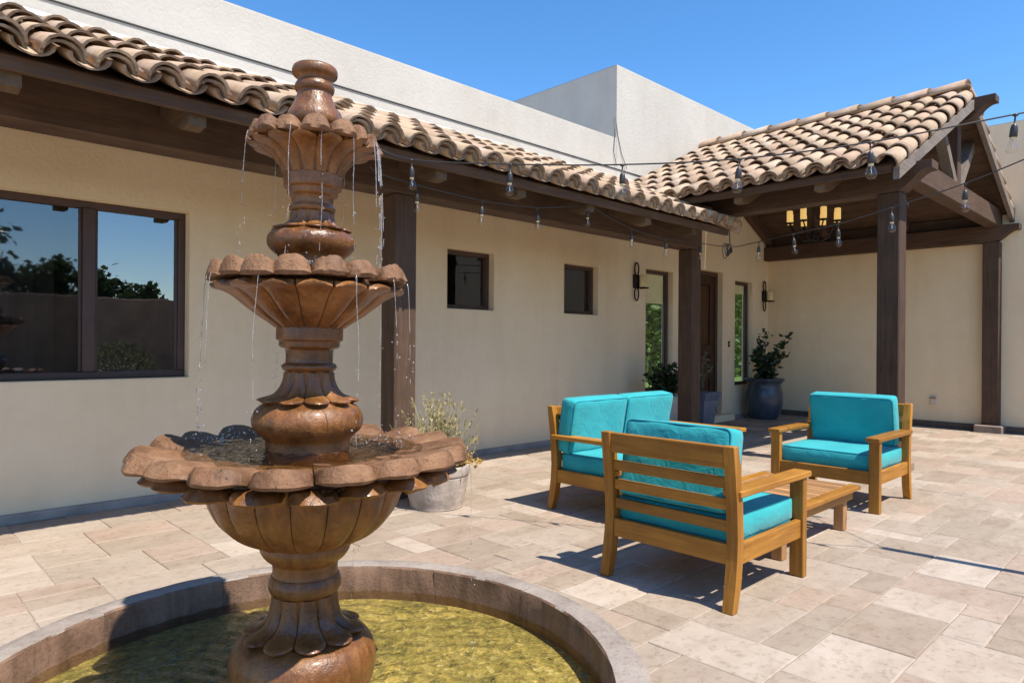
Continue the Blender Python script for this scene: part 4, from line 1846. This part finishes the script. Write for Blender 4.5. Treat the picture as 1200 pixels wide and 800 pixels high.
def seat_set(root_name, label, cat, loc, rz, hw, ncush, tagword, group):
    t = empty(root_name, loc, label, cat, group, rz)
    seat_frame(t, hw)
    base = Matrix.Translation(loc) @ Matrix.Rotation(rz, 4, 'Z')
    w = 2 * hw - .150
    ws = 2 * hw - .082
    # seat cushion(s)
    for k in range(ncush):
        cw = w / ncush
        y = -w / 2 + cw * (k + .5)
        y2 = -ws / 2 + ws / ncush * (k + .5)
        m = base @ Matrix.Translation((.020, y2, .335))
        nm = '' if ncush == 1 else ''
        cushion('seat_cushion', (.60, ws / ncush - .004, .120), m.translation, Matrix.Rotation(rz, 4, 'Z'),
                'flat teal seat cushion ' + tagword[k], None if ncush == 1 else 'loveseat seat cushions', .006, 3 * k + int(hw * 100) + int(loc[0] * 7))
        lean = R(100)
        m = base @ Matrix.Translation((-.228, y - (.055 if ncush > 1 else 0), .585)) @ Matrix.Rotation(R(-80), 4, 'Y')
        cushion('back_cushion', (.375, cw + .012 - (.02 if ncush > 1 else 0), .120), m.translation, m.to_3x3().to_4x4(),
                'upright teal back cushion ' + tagword[k], None if ncush == 1 else 'loveseat back cushions', .004, 5 * k + int(hw * 90) + int(loc[1] * 5))
    return t


seat_set('armchair', 'wooden slat back armchair with teal cushions, its back to the fountain', 'armchair', (3.065, 1.78, 0), 0, .358, 1,
         ['of the armchair whose back faces the fountain'], 'wooden armchairs around the low table')
seat_set('armchair', 'wooden armchair with teal cushions facing the fountain across the low table', 'armchair', (5.395, 1.970, 0), PI, .378, 1,
         ['of the armchair facing the fountain'], 'wooden armchairs around the low table')
seat_set('loveseat', 'two seat wooden loveseat with teal cushions, its back to the house wall', 'loveseat', (4.18, 2.875, 0), -PI / 2, .685, 2,
         ['at the fountain end of the loveseat', 'at the portico end of the loveseat'][::-1], None)

tb = empty('coffee_table', (4.03, 1.87, 0), 'low slatted wooden coffee table between the two armchairs', 'table')
TX, TY, TH = .525, .325, .275
for sx in (-1, 1):
    for sy in (-1, 1):
        x0, x1 = sorted((sx * (TX - .065), sx * (TX - .125)))
        y0, y1 = sorted((sy * (TY - .06), sy * (TY - .12)))
        box('leg', (x0, y0, 0), (x1, y1, TH - .026), 'table', tb, .003)
for sy in (-1, 1):
    y0, y1 = sorted((sy * (TY - .035), sy * (TY - .058)))
    box('apron', (-TX + .04, y0, TH - .085), (TX - .04, y1, TH - .026), 'acacia', tb, .002)
    y0, y1 = sorted((sy * TY, sy * (TY - .072)))
    box('top_board', (-TX, y0, TH - .026), (TX, y1, TH), 'acacia', tb, .004)
for sx in (-1, 1):
    x0, x1 = sorted((sx * (TX - .035), sx * (TX - .058)))
    box('apron', (x0, -TY + .06, TH - .085), (x1, TY - .06, TH - .026), 'acacia', tb, .002)
ns = 15
for k in range(ns):
    x0 = -TX + .012 + (2 * TX - .024) * k / ns
    x1 = -TX + .012 + (2 * TX - .024) * (k + 1) / ns - .011
    box('slat', (x0, -TY + .074, TH - .024), (x1, TY - .074, TH - .002), 'table', tb, .002)

# ================================================================ STRING LIGHTS
POLE = Vector((4.35, -.07, 2.35))
pole = empty('light_pole', (POLE.x, POLE.y, -.012), 'slim dark pole standing on the patio that holds the string lights', 'pole')
bm = bmesh.new()
lathe(bm, [(0, 0), (.13, 0), (.13, .012), (.035, .02), (.030, .03), (.030, 2.36), (.024, 2.38), (0, 2.385)], 20)
obj('shaft', bm, 'metal_grey', pole, True)
bm = bmesh.new()
tube(bm, [(.03 * math.cos(a), 0, 2.385 + .03 * math.sin(a)) for a in [PI * k / 8 for k in range(9)]], .005, 6)
obj('hook', bm, 'metal_grey', pole, True)


def bulb(parent, p, lead=.045, s=1.0):
    """socket and pear bulb hanging from p (world)"""
    loc = Vector(p) - parent.location
    bm = bmesh.new()
    prf = [(0, .0), (.012, 0), (.013, -.006), (.006, -.01), (.004, -.012), (.004, -lead), (.011, -lead - .004), (.014, -lead - .012), (.0165, -lead - .03), (.017, -lead - .058),
           (.014, -lead - .062), (0, -lead - .062)]
    lathe(bm, prf, 12)
    so = obj('socket', bm, 'rubber', parent, True)
    so.location = loc
    so.rotation_euler = (R(rfn.uniform(-5, 5)), R(rfn.uniform(-5, 5)), 0)
    bm = bmesh.new()
    z = -lead - .060
    lathe(bm, smooth_prof([(.011, z), (.013, z - .012), (.021, z - .034), (.026, z - .052), (.024, z - .066), (.014, z - .076), (0, z - .079)], 3), 16, cap=False)
    b = obj('bulb', bm, 'bulb', so, True)
    bm = bmesh.new()
    tube(bm, [(0, 0, z), (.004, 0, z - .018), (-.003, 0, z - .03), (.004, 0, z - .042), (0, 0, z - .05)], .0022, 5)
    lathe(bm, [(0, z + .001), (.0125, z + .001), (.0125, z - .012), (0, z - .014)], 10)
    f_ = obj('filament', bm, 'candle', so, True)


def string(name, label, pts, bulbs, rad=.0042, lead=.045):
    t = empty(name, pts[0], label, 'string lights')
    P = [Vector(p) for p in pts]
    sm = []
    for i in range(len(P) - 1):
        p0, p1, p2, p3 = P[max(i - 1, 0)], P[i], P[i + 1], P[min(i + 2, len(P) - 1)]
        for k in range(6):
            q = k / 6
            sm.append(.5 * ((2 * p1) + (p2 - p0) * q + (2 * p0 - 5 * p1 + 4 * p2 - p3) * q * q + (3 * p1 - p0 - 3 * p2 + p3) * q ** 3))
    sm.append(P[-1])
    bm = bmesh.new()
    tube(bm, [s - P[0] for s in sm], rad, 6)
    obj('wire', bm, 'rubber', t, True)
    for b in bulbs:
        bulb(t, b, lead)
    return t


def lerp2(a, b, t, z):
    return (a[0] + (b[0] - a[0]) * t, a[1] + (b[1] - a[1]) * t, z)


E1 = (2.3, 3.60)
PP = (POLE.x, POLE.y)
w1 = [(.0, 2.35), (.06, 2.251), (.208, 2.180), (.361, 2.134), (.507, 2.123), (.653, 2.162), (.80, 2.245), (.90, 2.30), (.995, 2.375)]
string('string_light', 'black string light cable crossing from the eave behind the fountain to a pole', [lerp2(E1, PP, t, z) for t, z in w1],
       [lerp2(E1, PP, t, z) for t, z in w1[1:8]])
E2 = (6.72, 3.60)
w2 = [(.0, 2.20), (.03, 2.175), (.125, 2.166), (.254, 2.155), (.394, 2.14), (.529, 2.16), (.675, 2.193), (.82, 2.27), (.995, 2.375)]
string('string_light', 'black string light cable running from the veranda corner past the portico to a pole', [lerp2(E2, PP, t, z) for t, z in w2],
       [lerp2(E2, PP, t, z) for t, z in w2[2:8]])
vy = 3.75
w3 = [(2.36, vy, 2.27), (2.44, vy, 2.236), (2.73, vy, 2.210), (3.32, vy, 2.193), (3.90, vy, 2.225), (4.45, vy, 2.32), (4.53, vy + .0, 2.335), (5.15, vy, 2.21), (5.72, vy, 2.185), (6.30, vy, 2.205), (6.62, vy - .05, 2.20), (6.72, 3.64, 2.20)]
string('string_light', 'string light cable looped under the veranda fascia between its two posts', w3,
       [(2.73, vy, 2.205), (3.32, vy, 2.193), (3.90, vy, 2.225), (4.53, vy, 2.335), (5.15, vy, 2.21), (5.72, vy, 2.185), (6.36, vy, 2.205)])
# gathered slack at the corner
t = empty('cable_bundle', (6.72, 3.62, 2.36), 'gathered black cable slack and plug ends hanging at the veranda eave corner', 'cable')
bm = bmesh.new()
tube(bm, [(0, 0, .02), (.01, 0, -.06), (.0, -.01, -.14)], .006, 6)
obj('hanger', bm, 'rubber', t, True)
for k, (dx, ln) in enumerate(((-.09, .16), (-.03, .13), (.02, .10))):
    bm = bmesh.new()
    tube(bm, [(dx * .4 + .05 * math.sin(a) + dx * .5, .004 * k, -.14 - ln / 2 + ln / 2 * math.cos(a)) for a in [2 * PI * q / 18 for q in range(18)]], .0045, 6, True)
    obj('cable_loop', bm, 'rubber', t, True)
for dx, dz in ((.0, -.20), (.06, -.17)):
    bm = bmesh.new()
    tube(bm, [(dx, .01, -.13), (dx, .01, dz)], .0045, 6)
    lathe_b = bmesh.new()
    lathe(lathe_b, [(0, dz), (.012, dz), (.017, dz - .02), (.017, dz - .055), (0, dz - .06)], 10)
    me_t = bpy.data.meshes.new('tmp')
    lathe_b.to_mesh(me_t)
    lathe_b.free()
    for v in me_t.vertices:
        v.co += Vector((dx, .01, 0))
    bm.from_mesh(me_t)
    obj('plug_end', bm, 'rubber', t, True)
# thin aerial cable on the tower wall
t = empty('wall_cable', (6.95, WALL_Y - .012, 3.36), 'pair of thin loose cables hanging down the sunlit parapet wall', 'cable')
for dx in (0, .10):
    bm = bmesh.new()
    tube(bm, [(-.10 + dx * .4, .004, .62), (-.08 + dx * .7, .004, .4), (-.10 + dx * 1.6, .002, .2), (-.06 + dx * 2.2, -.01, .02)], .004, 5)
    obj('cable', bm, 'rubber', t, True)

# ================================================================ PLANTS


def leaf_cloud(pts, size, rr, elong=1.6):
    vs, fs = [], []
    for p, d in pts:
        d = Vector(d)
        if d.length < 1e-6:
            d = Vector((rr.gauss(0, 1), rr.gauss(0, 1), rr.gauss(0, 1)))
        d.normalize()
        s = d.cross(Vector((rr.gauss(0, 1), rr.gauss(0, 1), rr.gauss(0, 1)))).normalized()
        n = d.cross(s)
        l = size * rr.uniform(.6, 1.3)
        w = l / elong / 2
        p = Vector(p)
        b0 = len(vs)
        vs += [tuple(p), tuple(p + d * l * .45 + s * w + n * l * .08), tuple(p + d * l), tuple(p + d * l * .45 - s * w + n * l * .08)]
        fs.append((b0, b0 + 1, b0 + 2, b0 + 3))
    return vs, fs


def turned_pot(t, prf, mat, n=40, soil_r=None, soil_z=None):
    bm = bmesh.new()
    lathe(bm, smooth_prof(prf, 3), n, cap=False)
    p = obj('pot', bm, mat, t, True)
    bm = bmesh.new()
    lathe(bm, [(0, soil_z), (soil_r, soil_z - .002)], 24, cap=False)
    obj('soil', bm, 'soil', t)
    return p


def branch_plant(t, z0, stems, rr, leaf, lsize, mat, per=26, spread=.035):
    bm = bmesh.new()
    lp = []
    for (dx, dy, dz) in stems:
        pts = []
        for k in range(7):
            q = k / 6
            pts.append(Vector((dx * q ** 1.25 + rr.uniform(-.008, .008), dy * q ** 1.25 + rr.uniform(-.008, .008), z0 + dz * q)))
        tube(bm, pts, [.006 * (1 - .7 * k / 6) for k in range(7)], 5)
        for k in range(per):
            q = rr.uniform(.12, 1)
            i = min(int(q * 6), 5)
            p = pts[i].lerp(pts[i + 1], q * 6 - i)
            sp = spread * (1.4 - q)
            p = p + Vector((rr.gauss(0, sp), rr.gauss(0, sp), rr.gauss(0, sp * .7)))
            lp.append((p, Vector((rr.gauss(0, 1), rr.gauss(0, 1), rr.uniform(-.2, 1.2)))))
    obj('stem', bm, 'bark', t, True)
    vs, fs = leaf_cloud(lp, lsize, rr, 1.7)
    pydata('foliage', vs, fs, mat, t)


# blue glazed pot in the corner
rp = random.Random(21)
t = empty('potted_shrub', (10.30, 4.93, -.0), 'large dark blue glazed pot with leafy shrub in the portico corner', 'potted plant')
turned_pot(t, [(0, 0), (.17, 0), (.20, .01), (.245, .10), (.275, .25), (.270, .40), (.245, .50), (.250, .55), (.295, .60), (.300, .625), (.275, .63), (.24, .60), (.23, .55)], 'glaze_blue', 48, .245, .585)
st = [(-.22, .04, .50), (-.12, .02, .66), (.02, -.05, .35), (.0, 0, .80), (.10, -.12, .45), (.20, -.22, .58), (.28, -.26, .76), (-.05, .1, .42), (.12, .02, .38), (-.20, -.05, .30), (.22, -.05, .35), (.02, .12, .55), (.33, -.2, .42), (-.12, -.12, .4)]
branch_plant(t, .58, st, rp, None, .095, 'leaf_dark', 55, .05)
bm = bmesh.new()
tube(bm, [(-.30, -.02, .60), (-.36, .02, .55), (-.42, .05, .30), (-.44, .06, .05), (-.44, .06, .0)], .006, 6)
obj('drip_tube', bm, 'bark', t, True)
# tall cream pot before the left sidelight
t = empty('potted_shrub', (7.42, 4.86, 0), 'tall cream pot with dark leafy shrub before the sidelight left of the door', 'potted plant')
turned_pot(t, [(0, 0), (.12, 0), (.14, .01), (.165, .12), (.19, .28), (.195, .40), (.18, .47), (.19, .50), (.17, .505), (.15, .48)], 'glaze_cream', 40, .155, .47)
st = [(rp.uniform(-.2, .22), rp.uniform(-.2, .2), rp.uniform(.2, .46)) for k in range(13)]
branch_plant(t, .47, st, rp, None, .085, 'leaf_dark', 40, .06)
# slate blue square planter before the door
t = empty('potted_shrub', (8.25, 4.86, 0), 'square slate blue planter with sparse grey twigs before the front door', 'potted plant')
bm = bmesh.new()
pv = []
for z, h in ((0, .125), (.02, .13), (.40, .175), (.46, .20), (.50, .215), (.51, .205), (.49, .18), (.44, .165)):
    pv.append([bm.verts.new((sx * h, sy * h, z)) for sx, sy in ((-1, -1), (1, -1), (1, 1), (-1, 1))])
bm.faces.new(pv[0])
for a, b in zip(pv, pv[1:]):
    for k in range(4):
        bm.faces.new((a[k], a[(k + 1) % 4], b[(k + 1) % 4], b[k]))
obj('pot', bm, 'glaze_slate', t)
box('soil', (-.166, -.166, .43), (.166, .166, .45), 'soil', t, 0)
st = [(rp.uniform(-.16, .2), rp.uniform(-.15, .15), rp.uniform(.35, .75)) for k in range(8)]
branch_plant(t, .44, st, rp, None, .06, 'leaf_bush', 12, .03)

# dry lavender in a cement tub by the veranda post
t = empty('potted_lavender', (2.985, 3.835, 0), 'cement tub of dry spiky lavender at the foot of the veranda post', 'potted plant')
turned_pot(t, [(0, 0), (.17, 0), (.185, .015), (.205, .10), (.222, .215), (.223, .225), (.230, .235), (.232, .285), (.222, .295), (.205, .285), (.20, .24)], 'cement', 44, .205, .25)
bm = bmesh.new()
lp, ly = [], []
for k in range(190):
    a = rp.uniform(0, 2 * PI)
    sp = min(abs(rp.gauss(0, .11)), .24)
    hgt = rp.uniform(.18, .42) if rp.random() < .8 else rp.uniform(.40, .56)
    dx, dy = math.cos(a) * sp, math.sin(a) * sp
    x0, y0 = dx * .45, dy * .45
    pts = [Vector((x0 + dx * q ** 1.3, min(y0 + dy * q ** 1.3, .30), .25 + hgt * q)) for q in (0, .35, .7, 1)]
    tube(bm, pts, [.0022, .0018, .0014, .001], 4)
    for q in range(12):
        tq = rp.uniform(.1, .75)
        p = pts[0].lerp(pts[3], tq)
        lp.append((p + Vector((rp.gauss(0, .008), rp.gauss(0, .008), 0)), Vector((rp.gauss(0, .6), rp.gauss(0, .6), 1))))
    for q in range(6):
        lp.append((pts[3] - Vector((0, 0, rp.uniform(0, .05))), Vector((rp.gauss(0, .5), rp.gauss(0, .5), .8))))
obj('stem', bm, 'stem', t, True)
vs, fs = leaf_cloud(lp, .030, rp, 2.4)
pydata('foliage', vs, fs, 'leaf_dry', t)
ly = [(Vector((.17 + rp.gauss(0, .05), -.12 + rp.gauss(0, .05), .31 + rp.gauss(0, .025))), Vector((rp.gauss(0, 1), rp.gauss(0, 1), rp.gauss(0, .6)))) for k in range(130)]
vs, fs = leaf_cloud(ly, .034, rp, 1.8)
pydata('yellow_foliage', vs, fs, 'leaf_yellow', t)

# ================================================================ WHAT THE WINDOWS REFLECT: the far side of the courtyard
cw = box('courtyard_wall', (-14, -9.3, -.06), (16, -9.0, 2.25), 'brown_wall', None, .02)
tag(cw, 'low brown courtyard wall opposite the house, seen mirrored in the window', 'wall')


def tree(name, loc, h, rad, nleaf, label, group, mat='leaf_tree', tall=False):
    rr = random.Random(int(loc[0] * 10 + 500))
    t = empty(name, loc, label, 'tree', group)
    bm = bmesh.new()
    th = h * (.35 if not tall else .15)
    tube(bm, [(0, 0, -.05), (.05, .03, th * .5), (0, .05, th), (.1, 0, h * .75)], [.16, .13, .10, .03], 8)
    for k in range(7):
        a = rr.uniform(0, 2 * PI)
        tube(bm, [(0, .04, th * rr.uniform(.7, 1.1)), (math.cos(a) * rad * .35, math.sin(a) * rad * .35, th + (h - th) * .3), (math.cos(a) * rad * .7, math.sin(a) * rad * .7, th + (h - th) * rr.uniform(.4, .7))], [.06, .04, .015], 6)
    obj('trunk', bm, 'bark', t, True)
    pts = []
    cl = []
    for k in range(26):
        u, v, w = rr.gauss(0, 1), rr.gauss(0, 1), rr.gauss(0, 1)
        q = Vector((u, v, w)).normalized() * rr.uniform(.35, 1) ** .5
        zz = th + (h - th) * (.5 + .48 * q.z)
        taper = 1 if not tall else (1.15 - (zz / h))
        cl.append((Vector((q.x * rad * taper, q.y * rad * taper, zz)), rad * rr.uniform(.22, .4)))
    for k in range(nleaf):
        c, cr = cl[rr.randrange(len(cl))]
        pts.append((c + Vector((rr.gauss(0, .5), rr.gauss(0, .5), rr.gauss(0, .45))) * cr, Vector((rr.gauss(0, 1), rr.gauss(0, 1), rr.gauss(0, .6)))))
    vs, fs = leaf_cloud(pts, .22, rr, 1.5)
    pydata('crown', vs, fs, mat, t)


for nm, loc, h, rd, nl, lb, mt_, tl in (
        ('tree', (6.1, -13, 0), 3.55, 1.0, 3200, 'small round tree behind the courtyard wall', 'leaf_tree', False),
        ('tree', (4.3, -13, 0), 3.6, .9, 3200, 'small bushy tree behind the courtyard wall near the conifer', 'leaf_tree', False),
        ('pine_tree', (2.5, -12.5, 0), 5.0, 1.3, 3600, 'broad dark conifer behind the courtyard wall', 'leaf_dark', True),
        ('tree', (.2, -13.5, 0), 4.6, 1.8, 3000, 'wide green tree behind the courtyard wall', 'leaf_tree', False),
        ('pine_tree', (8.75, -13.0, 0), 7.0, 1.0, 2600, 'slender dark conifer behind the courtyard wall', 'leaf_dark', True),
        ('tree', (13.5, -13.5, 0), 5.5, 2.4, 3000, 'large spreading tree behind the courtyard wall', 'leaf_tree', False)):
    tree(nm, loc, h, rd, nl, lb, 'trees beyond the courtyard wall', mt_, tl)
t = empty('bush', (4.35, -6.4, -.05), 'rounded grey green bush before the courtyard wall', 'bush')
rr = random.Random(9)
pts = []
for k in range(2600):
    q = Vector((rr.gauss(0, 1), rr.gauss(0, 1), abs(rr.gauss(0, 1)))).normalized() * rr.uniform(.8, 1)
    pts.append((Vector((q.x * .85, q.y * .8, q.z * 1.15)), q))
vs, fs = leaf_cloud(pts, .09, rr, 2)
pydata('foliage', vs, fs, 'leaf_bush', t)
bm = bmesh.new()
for k in range(7):
    a = k * .9
    tube(bm, [(0, 0, 0), (math.cos(a) * .4, math.sin(a) * .3, .35), (math.cos(a) * .9, math.sin(a) * .6, .55)], [.03, .02, .008], 5)
obj('stem', bm, 'bark', t, True)

# clipped hedge behind the house, seen through the entry sidelights
t = empty('hedge', (20, 12.2, -.06), 'sunlit green hedge behind the house, seen through the entry sidelights', 'hedge')
box('core', (-7.6, .25, 0), (8, .9, 4.6), 'leaf_tree', t, 0)
rr = random.Random(4)
pts = []
for k in range(10000):
    x, z = rr.uniform(-7.8, 8.2), rr.uniform(0, 4.8)
    pts.append((Vector((x, rr.uniform(.0, .3) + .12 * math.sin(x * 2), z)), Vector((rr.gauss(0, .6), -1, rr.gauss(.3, .6)))))
vs, fs = leaf_cloud(pts, .24, rr, 1.4)
pydata('foliage', vs, fs, 'leaf_hedge', t)

gb = bmesh.new()
add_box(gb, (8.0, WALL_Y + 2.95, -.058), (34, 14, -.03), 0)
lawn = obj('lawn', gb, 'lawn_turf')
lawn['kind'] = 'structure'
